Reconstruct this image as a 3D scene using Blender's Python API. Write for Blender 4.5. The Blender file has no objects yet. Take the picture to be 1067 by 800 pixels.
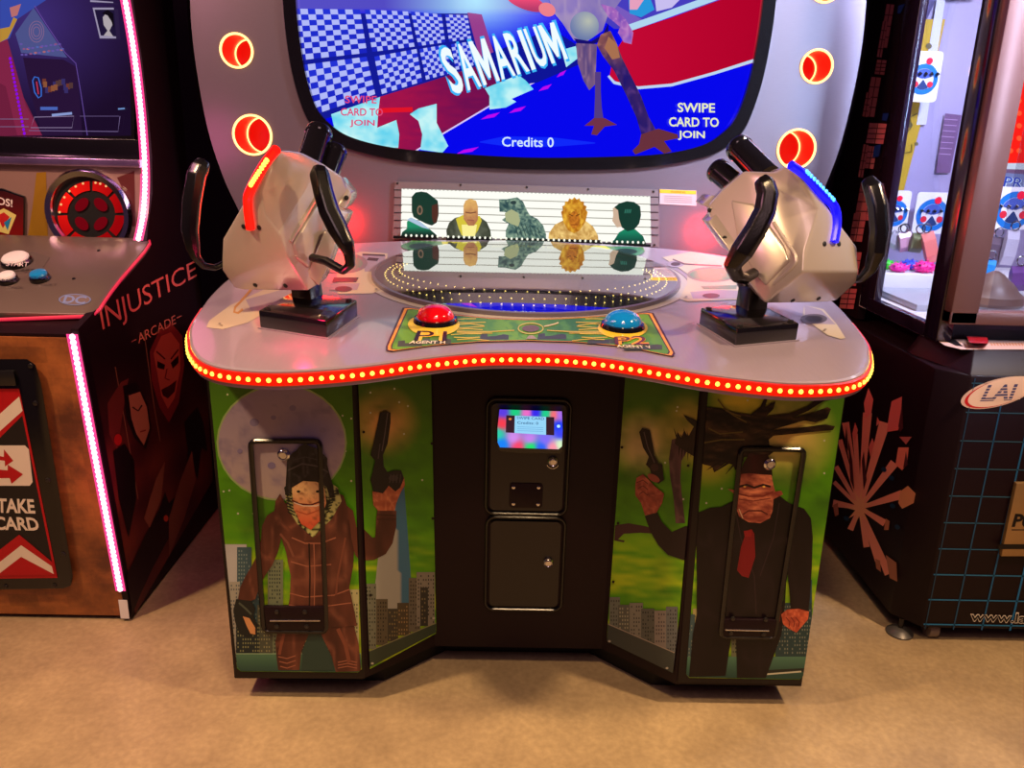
import bpy, bmesh, math, random
from math import sin, cos, pi, tan
from mathutils import Vector, Matrix
from mathutils.geometry import tessellate_polygon
random.seed(7)
SC = bpy.context.scene
COL = SC.collection

# ------------------------------------------------------------------ camera
FPX, PITCH, YAW, ROLL = 838.4, .2955, .0152, .0258
CAM = Vector((-.076, -2.047, 1.635))
_fw = Vector((sin(YAW)*cos(PITCH), cos(YAW)*cos(PITCH), -sin(PITCH)))
_r = Vector((cos(YAW), -sin(YAW), 0)); _u = _r.cross(_fw)
RT = cos(ROLL)*_r + sin(ROLL)*_u
UP = -sin(ROLL)*_r + cos(ROLL)*_u
cam = bpy.data.cameras.new('camera'); cam.sensor_width = 36; cam.lens = FPX*36/1067
cam.clip_start = .02
co = bpy.data.objects.new('camera', cam); COL.objects.link(co)
M = Matrix((RT, UP, -_fw)).transposed().to_4x4(); M.translation = CAM
co.matrix_world = M
SC.camera = co

def ray(x, y): return _fw + RT*((x-533.5)/FPX) - UP*((y-400)/FPX)
class Plane:
    """a real surface of the place; at(x,y) is the point of it measured in the photo"""
    def __init__(s, p, n): s.p = Vector(p); s.n = Vector(n).normalized()
    def at(s, x, y, lift=0.0):
        d = ray(x, y); t = ((s.p + s.n*lift - CAM).dot(s.n))/d.dot(s.n)
        return CAM + d*t
def aty(x, y, Y): return Plane((0, Y, 0), (0, -1, 0)).at(x, y)
TH = .0974
def tz(y): return 1.137 + (y+.19)*tan(TH)
P_T = Plane((0, -.19, 1.137), (0, -sin(TH), cos(TH)))
P_B = Plane((0, 1.1, 0), (0, -1, 0))
P_S = Plane((0, 1.112, 0), (0, -1, 0))
P_F = Plane((0, 0, 0), (0, -1, 0))
P_C = Plane((0, .17, 0), (0, -1, 0))
P_IL = Plane((-.47, 0, 0), (.644, -.765, 0))
P_IR = Plane((.47, 0, 0), (-.644, -.765, 0))
P_XL = Plane((-1.34, 0, 0), (1, 0, 0))
P_XR = Plane((1.355, 0, 0), (-1, 0, 0))
P_CF = Plane((0, .345, 0), (0, -1, 0))

# ------------------------------------------------------------------ materials
def lin(c):
    out = []
    for v in c[:3]:
        v = v/255; out.append(v/12.92 if v <= .04045 else ((v+.055)/1.055)**2.4)
    return tuple(out)
def new_mat(name):
    m = bpy.data.materials.new(name); m.use_nodes = True
    return m, m.node_tree.nodes, m.node_tree.links, m.node_tree.nodes['Principled BSDF']
def pbr(name, c, rough=.5, metal=0, coat=0, emis=None, es=0, noise=0, nscale=20, stretch=None, bump=0, spec=.5):
    m, N, L, b = new_mat(name)
    b.inputs['Base Color'].default_value = (*lin(c), 1)
    b.inputs['Roughness'].default_value = rough; b.inputs['Metallic'].default_value = metal
    b.inputs['Coat Weight'].default_value = coat; b.inputs['Coat Roughness'].default_value = .08
    b.inputs['Specular IOR Level'].default_value = spec
    if emis: b.inputs['Emission Color'].default_value = (*lin(emis), 1); b.inputs['Emission Strength'].default_value = es
    if noise or bump:
        tc = N.new('ShaderNodeTexCoord'); mp = N.new('ShaderNodeMapping'); n = N.new('ShaderNodeTexNoise')
        L.new(tc.outputs['Object'], mp.inputs[0]); L.new(mp.outputs[0], n.inputs[0])
        if stretch: mp.inputs['Scale'].default_value = stretch
        n.inputs['Scale'].default_value = nscale; n.inputs['Detail'].default_value = 4
        if noise:
            mx = N.new('ShaderNodeMix'); mx.data_type = 'RGBA'
            mx.inputs[6].default_value = (*[v*(1-noise) for v in lin(c)], 1)
            mx.inputs[7].default_value = (*[min(1, v*(1+noise)) for v in lin(c)], 1)
            L.new(n.outputs[0], mx.inputs[0]); L.new(mx.outputs[2], b.inputs['Base Color'])
        if bump:
            bp = N.new('ShaderNodeBump'); bp.inputs['Strength'].default_value = bump; bp.inputs['Distance'].default_value = .002
            L.new(n.outputs[0], bp.inputs['Height']); L.new(bp.outputs[0], b.inputs['Normal'])
    return m
def glow(name, c, s):
    m, N, L, b = new_mat(name)
    b.inputs['Base Color'].default_value = (0, 0, 0, 1)
    b.inputs['Emission Color'].default_value = (*lin(c), 1); b.inputs['Emission Strength'].default_value = s
    b.inputs['Roughness'].default_value = .3
    return m
def print_mat(name, rough=.35, coat=.3, emis=0, metal=0):
    m, N, L, b = new_mat(name); b.inputs['Specular IOR Level'].default_value = .22
    a = N.new('ShaderNodeAttribute'); a.attribute_name = 'Col'
    if emis:
        b.inputs['Base Color'].default_value = (0, 0, 0, 1)
        L.new(a.outputs['Color'], b.inputs['Emission Color']); b.inputs['Emission Strength'].default_value = emis
    else: L.new(a.outputs['Color'], b.inputs['Base Color'])
    b.inputs['Roughness'].default_value = rough; b.inputs['Coat Weight'].default_value = coat; b.inputs['Metallic'].default_value = metal
    b.inputs['Coat Roughness'].default_value = .1
    return m
MT = dict(
    black=pbr('black_laminate', (22, 5, 13), .5, noise=.15, nscale=60, spec=.22),
    black_gloss=pbr('gloss_black', (14, 13, 15), .14, coat=.6),
    black_plastic=pbr('black_plastic', (13, 11, 13), .22, bump=.1, nscale=250),
    bezel=pbr('brushed_bezel', (128, 118, 128), .34, .6, noise=.08, nscale=30, stretch=(1, 1, 30)),
    deck=pbr('silver_deck', (150, 138, 156), .3, .12, coat=.6, noise=.06, nscale=14, stretch=(12, 1, 1)),
    gun=pbr('champagne_shell', (196, 184, 174), .27, .35, coat=.6, noise=.03, nscale=8),
    chrome=pbr('chrome', (205, 205, 210), .12, 1),
    screw=pbr('screw_head', (60, 58, 60), .3, .8),
    hole=pbr('screw_hole', (5, 5, 5), .6),
    print=print_mat('printed_artwork', .35, .12),
    print_matte=print_mat('printed_decal', .42, .25),
    screen=print_mat('lit_screen', .08, 0, 1.0),
    litart=print_mat('backlit_artwork', .3, 0, 1.0),
    red_glow=glow('red_glow', (255, 14, 4), 2.2),
    red_band=glow('red_led_band', (255, 26, 2), .95),
    red_deep=glow('deep_red_glow', (235, 4, 2), .95),
    ring=glow('ring_glow', (255, 190, 110), 3.4),
    led_y=glow('amber_led', (255, 205, 70), 3.2),
    led_w=glow('warm_led', (255, 225, 120), 4.5),
    led_p=glow('pink_led', (255, 205, 225), 3.2),
    pink=glow('pink_led_band', (255, 60, 130), 1.5),
    blue=glow('blue_led_band', (15, 10, 255), 1.6),
    cyan=glow('blue_led', (70, 170, 255), 2.6),
    red_btn=pbr('red_button', (215, 8, 18), .08, coat=1, emis=(200, 0, 10), es=.05),
    blue_btn=pbr('blue_button', (10, 130, 215), .08, coat=1, emis=(0, 110, 200), es=.08),
    white_pl=pbr('white_plastic', (225, 222, 228), .35),
    copper=None,
)
def mat_glass():
    m, N, L, b = new_mat('mirror_glass')
    out = N['Material Output']; N.remove(b)
    g = N.new('ShaderNodeBsdfGlossy'); g.inputs['Roughness'].default_value = .015; g.inputs['Color'].default_value = (.92, .95, .93, 1)
    t = N.new('ShaderNodeBsdfTransparent'); mx = N.new('ShaderNodeMixShader'); mx.inputs[0].default_value = .74
    L.new(t.outputs[0], mx.inputs[1]); L.new(g.outputs[0], mx.inputs[2]); L.new(mx.outputs[0], out.inputs[0])
    return m
def mat_clear():
    m, N, L, b = new_mat('clear_glass')
    out = N['Material Output']; N.remove(b)
    g = N.new('ShaderNodeBsdfGlossy'); g.inputs['Roughness'].default_value = .02
    t = N.new('ShaderNodeBsdfTransparent'); t.inputs[0].default_value = (.95, .95, .98, 1)
    mx = N.new('ShaderNodeMixShader'); mx.inputs[0].default_value = .16
    L.new(t.outputs[0], mx.inputs[1]); L.new(g.outputs[0], mx.inputs[2]); L.new(mx.outputs[0], out.inputs[0])
    return m
MT['glass'] = mat_glass(); MT['clear'] = mat_clear()
def mat_floor():
    m, N, L, b = new_mat('polished_concrete')
    tc = N.new('ShaderNodeTexCoord')
    n1 = N.new('ShaderNodeTexNoise'); n1.inputs['Scale'].default_value = 3.2; n1.inputs['Detail'].default_value = 8; n1.inputs['Roughness'].default_value = .65
    n2 = N.new('ShaderNodeTexNoise'); n2.inputs['Scale'].default_value = 55; n2.inputs['Detail'].default_value = 6
    L.new(tc.outputs['Object'], n1.inputs[0]); L.new(tc.outputs['Object'], n2.inputs[0])
    r = N.new('ShaderNodeValToRGB'); r.color_ramp.elements[0].position = .3; r.color_ramp.elements[1].position = .72
    r.color_ramp.elements[0].color = (*lin((150, 128, 100)), 1); r.color_ramp.elements[1].color = (*lin((190, 165, 128)), 1)
    L.new(n1.outputs[0], r.inputs[0])
    r2 = N.new('ShaderNodeValToRGB'); r2.color_ramp.elements[0].position = .35; r2.color_ramp.elements[1].position = .7
    r2.color_ramp.elements[0].color = (.9, .89, .88, 1); r2.color_ramp.elements[1].color = (1.1, 1.1, 1.1, 1)
    L.new(n2.outputs[0], r2.inputs[0])
    mx = N.new('ShaderNodeMix'); mx.data_type = 'RGBA'; mx.blend_type = 'MULTIPLY'; mx.inputs[0].default_value = 1
    L.new(r.outputs[0], mx.inputs[6]); L.new(r2.outputs[0], mx.inputs[7]); L.new(mx.outputs[2], b.inputs['Base Color'])
    b.inputs['Roughness'].default_value = .48
    bp = N.new('ShaderNodeBump'); bp.inputs['Strength'].default_value = .25; bp.inputs['Distance'].default_value = .002
    L.new(n2.outputs[0], bp.inputs['Height']); L.new(bp.outputs[0], b.inputs['Normal'])
    return m
def mat_copper():
    m, N, L, b = new_mat('copper_wrap')
    tc = N.new('ShaderNodeTexCoord')
    n1 = N.new('ShaderNodeTexNoise'); n1.inputs['Scale'].default_value = 5; n1.inputs['Detail'].default_value = 9; n1.inputs['Roughness'].default_value = .7
    v = N.new('ShaderNodeTexBrick'); v.inputs['Scale'].default_value = 5; v.inputs['Color1'].default_value = (.75, .75, .75, 1); v.inputs['Color2'].default_value = (1.1, 1.1, 1.1, 1)
    v.inputs['Mortar'].default_value = (.85, .85, .85, 1); v.inputs['Mortar Size'].default_value = .004
    mp = N.new('ShaderNodeMapping'); mp.inputs['Rotation'].default_value = (pi/2, 0, 0)
    L.new(tc.outputs['Object'], n1.inputs[0]); L.new(tc.outputs['Object'], mp.inputs[0]); L.new(mp.outputs[0], v.inputs[0])
    r = N.new('ShaderNodeValToRGB'); e = r.color_ramp.elements
    e[0].position = .35; e[0].color = (*lin((92, 48, 30)), 1); e[1].position = .7; e[1].color = (*lin((176, 104, 52)), 1)
    L.new(n1.outputs[0], r.inputs[0])
    mx = N.new('ShaderNodeMix'); mx.data_type = 'RGBA'; mx.blend_type = 'MULTIPLY'; mx.inputs[0].default_value = 1
    L.new(r.outputs[0], mx.inputs[6]); L.new(v.outputs[0], mx.inputs[7]); L.new(mx.outputs[2], b.inputs['Base Color'])
    b.inputs['Roughness'].default_value = .4
    return m
MT['copper'] = mat_copper()

# ------------------------------------------------------------------ objects
OFF = {}
def thing(name, label, cat, loc, group=None):
    o = bpy.data.objects.new(name, None); COL.objects.link(o); o.location = loc
    o['label'] = label; o['category'] = cat
    if group: o['group'] = group
    OFF[o.name] = Vector(loc); o.empty_display_size = .1
    return o
def link(name, me, parent):
    o = bpy.data.objects.new(name, me); COL.objects.link(o)
    if parent is not None: o.parent = parent; OFF[o.name] = OFF[parent.name]
    else: OFF[o.name] = Vector((0, 0, 0))
    return o
def obj(name, verts, faces, mats, parent=None, fm=None, cols=None, smooth=False):
    off = OFF[parent.name] if parent is not None else Vector((0, 0, 0))
    me = bpy.data.meshes.new(name)
    me.from_pydata([tuple(Vector(v)-off) for v in verts], [], [tuple(f) for f in faces])
    for m in (mats if isinstance(mats, (list, tuple)) else [mats]): me.materials.append(m)
    if fm: me.polygons.foreach_set('material_index', fm)
    if cols is not None:
        a = me.color_attributes.new('Col', 'FLOAT_COLOR', 'CORNER')
        flat = []
        for c in cols:
            for v in c: flat.extend((v[0], v[1], v[2], 1.0))
        a.data.foreach_set('color', flat)
    if smooth: me.polygons.foreach_set('use_smooth', [True]*len(me.polygons))
    me.update()
    return link(name, me, parent)
def bmobj(name, bm, mats, parent=None, smooth=False, angle=None):
    off = OFF[parent.name] if parent is not None else Vector((0, 0, 0))
    for v in bm.verts: v.co = v.co - off
    me = bpy.data.meshes.new(name); bm.to_mesh(me); bm.free()
    for m in (mats if isinstance(mats, (list, tuple)) else [mats]): me.materials.append(m)
    if smooth:
        me.polygons.foreach_set('use_smooth', [True]*len(me.polygons))
        if angle: me.set_sharp_from_angle(angle=angle)
    return link(name, me, parent)

class MB:
    """collects shapes that make ONE part"""
    def __init__(s): s.v = []; s.f = []; s.m = []
    def add(s, V, F, mi=0):
        b = len(s.v); s.v += [Vector(v) for v in V]; s.f += [[b+i for i in f] for f in F]; s.m += [mi]*len(F); return s
    def box(s, lo, hi, mi=0, R=None, c=None):
        V = [(x, y, z) for x in (lo[0], hi[0]) for y in (lo[1], hi[1]) for z in (lo[2], hi[2])]
        if R is not None:
            c = Vector(c); V = [c + R @ (Vector(v)-c) for v in V]
        return s.add(V, [(0, 1, 3, 2), (4, 6, 7, 5), (0, 4, 5, 1), (2, 3, 7, 6), (0, 2, 6, 4), (1, 5, 7, 3)], mi)
    def prism(s, bot, top, mi=0):
        n = len(bot)
        F = [tuple(range(n))[::-1], tuple(range(n, 2*n))] + [(i, (i+1) % n, n+(i+1) % n, n+i) for i in range(n)]
        return s.add(list(bot)+list(top), F, mi)
    def tube(s, pts, r, n=10, mi=0, closed=False, caps=True, sq=1.0):
        pts = [Vector(p) for p in pts]; m = len(pts); rr = r if isinstance(r, (list, tuple)) else [r]*m
        V = []; prev = None
        for i, p in enumerate(pts):
            if closed: t = (pts[(i+1) % m]-pts[i-1])
            else: t = pts[min(i+1, m-1)]-pts[max(i-1, 0)]
            t.normalize()
            if prev is None:
                a = Vector((0, 0, 1)) if abs(t.z) < .9 else Vector((1, 0, 0))
                nrm = t.cross(a).normalized()
            else: nrm = (prev - t*prev.dot(t)).normalized()
            prev = nrm; bn = t.cross(nrm)
            for k in range(n):
                a = 2*pi*k/n + pi/n
                V.append(p + (nrm*cos(a) + bn*sin(a)*sq)*rr[i])
        F = []
        for i in range(m if closed else m-1):
            j = (i+1) % m
            for k in range(n): F.append((i*n+k, i*n+(k+1) % n, j*n+(k+1) % n, j*n+k))
        if not closed and caps: F += [tuple(range(n))[::-1], tuple((m-1)*n+k for k in range(n))]
        return s.add(V, F, mi)
    def lathe(s, c, axis, prof, n=32, mi=0, ref=None):
        """prof: list of (radius, height along axis)"""
        c = Vector(c); ax = Vector(axis).normalized()
        a = Vector((0, 0, 1)) if abs(ax.z) < .9 else Vector((1, 0, 0))
        u = ax.cross(a).normalized(); w = ax.cross(u)
        V = []; F = []
        for r, h in prof:
            for k in range(n):
                t = 2*pi*k/n; V.append(c + ax*h + (u*cos(t)+w*sin(t))*max(r, 1e-5))
        for i in range(len(prof)-1):
            for k in range(n): F.append((i*n+k, i*n+(k+1) % n, (i+1)*n+(k+1) % n, (i+1)*n+k))
        F += [tuple(range(n))[::-1], tuple((len(prof)-1)*n+k for k in range(n))]
        return s.add(V, F, mi)
    def ball(s, c, r, n=8, mi=0, sc=(1, 1, 1)):
        c = Vector(c); V = []; F = []; m = n//2
        for i in range(m+1):
            p = pi*i/m
            for k in range(n):
                t = 2*pi*k/n; V.append(c + Vector((sin(p)*cos(t)*sc[0], sin(p)*sin(t)*sc[1], cos(p)*sc[2]))*r)
        for i in range(m):
            for k in range(n): F.append((i*n+k, (i+1)*n+k, (i+1)*n+(k+1) % n, i*n+(k+1) % n))
        return s.add(V, F, mi)
    def build(s, name, mats, parent=None, smooth=False, bevel=0, seg=2, angle=.6):
        bm = bmesh.new(); vs = [bm.verts.new(v) for v in s.v]
        for f, mi in zip(s.f, s.m):
            try: fc = bm.faces.new([vs[i] for i in f]); fc.material_index = mi
            except ValueError: pass
        bmesh.ops.remove_doubles(bm, verts=bm.verts, dist=1e-5)
        bmesh.ops.recalc_face_normals(bm, faces=bm.faces)
        if bevel:
            ed = [e for e in bm.edges if len(e.link_faces) == 2 and e.calc_face_angle(0) > .35]
            bmesh.ops.bevel(bm, geom=ed, offset=bevel, segments=seg, profile=.5, affect='EDGES', clamp_overlap=True)
        return bmobj(name, bm, mats, parent, smooth or bevel > 0, angle)
def hull(name, pts, mat, parent, bevel=.006, seg=3):
    bm = bmesh.new()
    for p in pts: bm.verts.new(p)
    r = bmesh.ops.convex_hull(bm, input=bm.verts)
    bad = list({g for g in r['geom_interior'] + r['geom_unused'] if isinstance(g, bmesh.types.BMVert)})
    if bad: bmesh.ops.delete(bm, geom=bad, context='VERTS')
    bmesh.ops.dissolve_limit(bm, angle_limit=.09, verts=bm.verts, edges=bm.edges)
    bmesh.ops.recalc_face_normals(bm, faces=bm.faces)
    if bevel: bmesh.ops.bevel(bm, geom=[e for e in bm.edges if e.calc_face_angle(0) > .12], offset=bevel, segments=seg, profile=.5, affect='EDGES', clamp_overlap=True)
    return bmobj(name, bm, mat, parent, True, .9)
def cut(target, cutters):
    """cuts real openings; the cutter meshes do not stay in the scene"""
    obs = []
    for k, (V, F) in enumerate(cutters):
        me = bpy.data.meshes.new('c'); me.from_pydata([tuple(v) for v in V], [], F); me.validate()
        bm = bmesh.new(); bm.from_mesh(me); bmesh.ops.recalc_face_normals(bm, faces=bm.faces); bm.to_mesh(me); bm.free()
        o = bpy.data.objects.new('c', me); COL.objects.link(o); obs.append(o)
        off = OFF[target.name]; o.location = (0, 0, 0)
        for v in me.vertices: v.co -= off
        o.location = off
        md = target.modifiers.new('b', 'BOOLEAN'); md.operation = 'DIFFERENCE'; md.object = o; md.solver = 'EXACT'
    bpy.context.view_layer.update()
    dg = bpy.context.evaluated_depsgraph_get()
    me = bpy.data.meshes.new_from_object(target.evaluated_get(dg))
    target.modifiers.clear(); target.data = me
    for o in obs: bpy.data.objects.remove(o)

# text outlines as triangles in a unit box
_tc = {}
def glyphs(s, bold=0):
    if (s, bold) in _tc: return _tc[(s, bold)]
    cu = bpy.data.curves.new('t', 'FONT'); cu.body = s; cu.fill_mode = 'FRONT'; cu.resolution_u = 3; cu.offset = bold
    o = bpy.data.objects.new('t', cu); COL.objects.link(o); bpy.context.view_layer.update()
    e = o.evaluated_get(bpy.context.evaluated_depsgraph_get()); me = e.to_mesh()
    V = [(v.co.x, v.co.y) for v in me.vertices]; F = [tuple(p.vertices) for p in me.polygons]
    e.to_mesh_clear(); bpy.data.objects.remove(o); bpy.data.curves.remove(cu)
    x0 = min(v[0] for v in V); x1 = max(v[0] for v in V); y0 = min(v[1] for v in V); y1 = max(v[1] for v in V)
    V = [((a-x0)/(x1-x0), (b-y0)/(y1-y0)) for a, b in V]
    _tc[(s, bold)] = (V, F); return V, F

def cclip(c, poly):
    """part of polygon c inside a convex polygon"""
    ar = sum(poly[i][0]*poly[(i+1) % len(poly)][1]-poly[(i+1) % len(poly)][0]*poly[i][1] for i in range(len(poly)))
    if ar < 0: poly = poly[::-1]
    for i in range(len(poly)):
        a, b = poly[i], poly[(i+1) % len(poly)]; o = []
        def sd(p): return (b[0]-a[0])*(p[1]-a[1])-(b[1]-a[1])*(p[0]-a[0])
        for j in range(len(c)):
            p, q = c[j], c[(j+1) % len(c)]; sp, sq = sd(p), sd(q)
            if sp >= 0: o.append(p)
            if sp*sq < 0: t = sp/(sp-sq); o.append((p[0]+(q[0]-p[0])*t, p[1]+(q[1]-p[1])*t))
        c = o
        if len(c) < 3: return None
    return c
class Art:
    """printed or lit artwork lying on one surface, built as thin layered shapes"""
    def __init__(s, plane, base=.002, eps=.00015):
        s.pl = plane; s.k = base; s.eps = eps; s.v = []; s.f = []; s.c = []; s.clip = None
    def _put(s, pts, tris, col):
        if s.clip:
            P2, T2 = [], []
            for t in tris:
                c = cclip([tuple(pts[i][:2]) for i in t], s.clip)
                if c: T2.append(tuple(range(len(P2), len(P2)+len(c)))); P2 += c
            pts, tris = P2, T2
        b = len(s.v)
        for p in pts: s.v.append(s.pl.at(p[0], p[1], s.k))
        for t in tris:
            s.f.append([b+i for i in t])
            s.c.append([lin(col(*pts[i][:2])) if callable(col) else lin(col) for i in t])
        s.k += s.eps
    def P(s, pts, col):
        tr = tessellate_polygon([[Vector((p[0], p[1], 0)) for p in pts]])
        if callable(col):
            k = s.k
            xs = [p[0] for p in pts]; ys = [p[1] for p in pts]
            ar = (max(xs)-min(xs))*(max(ys)-min(ys)); st = max(1.5, min(4, math.sqrt(ar)/26))
            for t in tr: s.G([tuple(pts[i][:2]) for i in t], col, st); s.k = k
            s.k = k + s.eps
        else: s._put(pts, tr, col)
        return s
    def E(s, cx, cy, rx, ry, col, rot=0, n=28):
        pts = [(cx+rx*cos(2*pi*k/n)*cos(rot)-ry*sin(2*pi*k/n)*sin(rot), cy+rx*cos(2*pi*k/n)*sin(rot)+ry*sin(2*pi*k/n)*cos(rot)) for k in range(n)]
        return s.P(pts, col)
    def L(s, pts, w, col, closed=False):
        pts = [Vector((p[0], p[1])) for p in pts]; m = len(pts); A = []; B = []
        for i, p in enumerate(pts):
            if closed: t = pts[(i+1) % m]-pts[i-1]
            else: t = pts[min(i+1, m-1)]-pts[max(i-1, 0)]
            if t.length < 1e-6: t = Vector((1, 0))
            t.normalize(); n = Vector((-t.y, t.x)); ww = (w[i] if isinstance(w, (list, tuple)) else w)/2
            A.append(tuple(p+n*ww)); B.append(tuple(p-n*ww))
        V = A+B; F = []
        for i in range(m if closed else m-1):
            j = (i+1) % m; F.append((i, j, m+j, m+i))
        s._put(V, F, col); return s
    def T(s, txt, q, col, bold=0):
        """q: corners TL TR BR BL"""
        V, F = glyphs(txt, bold)
        def bi(u, v):
            x = (1-u)*((1-v)*q[3][0]+v*q[0][0]) + u*((1-v)*q[2][0]+v*q[1][0])
            y = (1-u)*((1-v)*q[3][1]+v*q[0][1]) + u*((1-v)*q[2][1]+v*q[1][1])
            return (x, y)
        s._put([bi(*v) for v in V], F, col); return s
    def G(s, poly, col, step=6):
        """convex polygon filled in small cells, colour from a function"""
        xs = [p[0] for p in poly]; ys = [p[1] for p in poly]
        k = s.k; y = math.floor(min(ys)/step)*step
        while y < max(ys):
            x = math.floor(min(xs)/step)*step
            while x < max(xs):
                c = cclip([(x, y), (x+step, y), (x+step, y+step), (x, y+step)], poly)
                if c: s._put(c, [tuple(range(len(c)))], col); s.k = k
                x += step
            y += step
        s.k = k + s.eps; return s
    def lift(s, d=.0004): s.k += d; return s
    def build(s, name, mat, parent): return obj(name, s.v, s.f, mat, parent, cols=s.c)

def _h(i, j): v = math.sin(i*127.1+j*311.7)*43758.5453; return v-math.floor(v)
def vn(x, y):
    i, j = math.floor(x), math.floor(y); u, v = x-i, y-j; u = u*u*(3-2*u); v = v*v*(3-2*v)
    return (_h(i, j)*(1-u)+_h(i+1, j)*u)*(1-v)+(_h(i, j+1)*(1-u)+_h(i+1, j+1)*u)*v
def fb(x, y): return .5*vn(x, y)+.3*vn(2.1*x+9, 2.1*y+3)+.2*vn(4.3*x+1, 4.3*y+7)
def leather(lo, mid, hi, sx=.09, sy=.06):
    """creased leather as printed in the artwork"""
    def f(x, y):
        n = vn(x*sx+1.5*vn(x*.03, y*.03), y*sy)*.75+.25*vn(x*sx*3, y*sy*2.5); r = 1-abs(2*vn(x*sx*1.2+5, y*sy*.8+2)-1)*2.6
        c = mixc(mixc(lo, mid, .35), mid, n*1.3-.15)
        return mixc(c, hi, max(0, r-.35)*.7)
    return f
def mixc(a, b, t): t = max(0, min(1, t)); return tuple(a[i]+(b[i]-a[i])*t for i in range(3))
def rrect(x0, y0, x1, y1, r, n=5):
    o = []
    for cx, cy, a0 in ((x1-r, y1-r, 0), (x0+r, y1-r, pi/2), (x0+r, y0+r, pi), (x1-r, y0+r, 1.5*pi)):
        for k in range(n+1): a = a0+pi/2*k/n; o.append((cx+r*cos(a), cy+r*sin(a)))
    return o
def spline(pts, n=6, closed=False):
    o = []; m = len(pts)
    for i in range(m if closed else m-1):
        g = lambda j: Vector(pts[j % m] if closed else pts[max(0, min(m-1, j))])
        p0, p1, p2, p3 = g(i-1), g(i), g(i+1), g(i+2)
        for k in range(n):
            t = k/n; o.append(.5*((2*p1)+(-p0+p2)*t+(2*p0-5*p1+4*p2-p3)*t*t+(-p0+3*p1-3*p2+p3)*t*t*t))
    if not closed: o.append(Vector(pts[-1]))
    return o

# ================================================================== SETTING
floor = obj('floor', [(-7, -4, 0), (7, -4, 0), (7, 6, 0), (-7, 6, 0)], [(0, 1, 2, 3)], mat_floor()); floor['kind'] = 'structure'
wall = MB().box((-7, 3.2, 0), (7, 3.35, 3.6)).build('wall_back', pbr('dark_wall', (52, 28, 44), .8, noise=.2, nscale=6)); wall['kind'] = 'structure'

# ================================================================== MAIN MACHINE
mach = thing('arcade_machine', 'wide silver two-player shooter arcade machine with curved screen and orange-lit control deck', 'arcade machine', (0, .5, 0))
foot = [(-.85, 0), (-.47, 0), (-.268, .17), (.268, .17), (.47, 0), (.85, 0), (.85, 1.0), (-.85, 1.0)]
MB().prism([(x, y, .08) for x, y in foot], [(x, y, 1.085) for x, y in foot]).build('base_cabinet', MT['black'], mach)
ft = [(-.78, .10), (-.42, .10), (-.24, .26), (.24, .26), (.42, .10), (.78, .10), (.78, .95), (-.78, .95)]
MB().prism([(x, y, 0) for x, y in ft], [(x, y, .08) for x, y in ft]).build('plinth', MT['hole'], mach)

half = [(0, -.146), (.13, -.158), (.26, -.203), (.39, -.262), (.50, -.296), (.60, -.310), (.70, -.293), (.765, -.25), (.81, -.185), (.84, -.12), (.875, -.02), (.90, .12), (.922, .3), (.925, .48), (.90, .66), (.83, .82), (.70, .93), (.55, 1.0), (.3, 1.06), (0, 1.08)]
full = half[:-1] + [half[-1]] + [(-x, y) for x, y in half[-2:0:-1]]
out = spline([(x, y, 0) for x, y in full], 4, True)
def off_out(d):
    o = []; n = len(out)
    for i in range(n):
        t = out[(i+1) % n]-out[i-1]; t.normalize(); o.append((out[i].x+t.y*d, out[i].y-t.x*d))
    return o
o0 = off_out(0); oi = off_out(-.006)
mb = MB()
mb.prism([(x, y, tz(y)-.045) for x, y in o0], [(x, y, tz(y)-.003) for x, y in o0])
mb.prism([(x, y, tz(y)-.003) for x, y in o0], [(x, y, tz(y)) for x, y in oi])
mb.build('control_deck', MT['deck'], mach)
# red LED band with amber diodes round the front edge
band = MB(); path = [p for p in out if p.y < .2]
path.sort(key=lambda p: math.atan2(p.x, -(p.y-.5)))
pp = []
for i, p in enumerate(path):
    t = path[min(i+1, len(path)-1)]-path[max(i-1, 0)]; t.normalize(); pp.append((p, Vector((t.y, -t.x, 0))))
V = []
for p, n in pp:
    for d, h in ((.001, -.006), (.007, -.008), (.007, -.034), (.001, -.036)): V.append(p+n*d+Vector((0, 0, tz(p.y)+h)))
F = [(4*i+k, 4*i+4+k, 4*i+5+k, 4*i+1+k) for i in range(len(pp)-1) for k in range(3)]
band.add(V, F, 0)
tot = 0; nxt = .012
for i in range(len(pp)-1):
    a, b = pp[i][0], pp[i+1][0]; L = (b-a).length
    while nxt < tot+L:
        t = (nxt-tot)/L; c = a.lerp(b, t)+pp[i][1]*.007; c.z = tz(c.y)-.020
        band.ball(c, .0058, 8, 1); nxt += .0228
    tot += L
band.build('led_edge_strip', [MT['red_band'], MT['led_y']], mach, smooth=True)

# ---- deck artwork (silver vinyl with printed shapes)
SIL = (150, 142, 150)
a = Art(P_T, .0006, .00006)
def ringpts(cx, cy, rx, ry, n=48): return [(cx+rx*cos(2*pi*k/n), cy+ry*sin(2*pi*k/n)) for k in range(n)]
TAN, LIL, DK = (182, 168, 148), (146, 134, 150), (60, 52, 62)
def tring(R, r0, r1, col, cy=.56, n=72, s=.885):
    V = [(R0*cos(2*pi*k/n), cy+R0*s*sin(2*pi*k/n)) for R0 in (r0, r1) for k in range(n)]
    b = len(a.v)
    for x, y in V: a.v.append(Vector((x, y, tz(y)+a.k)))
    for k in range(n): a.f.append([b+k, b+(k+1) % n, b+n+(k+1) % n, b+n+k]); a.c.append([lin(col)]*4)
    a.k += a.eps
tring(0, .485, .525, (172, 164, 160)); tring(0, .523, .528, (110, 98, 100))
def mir(pts): return pts
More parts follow.
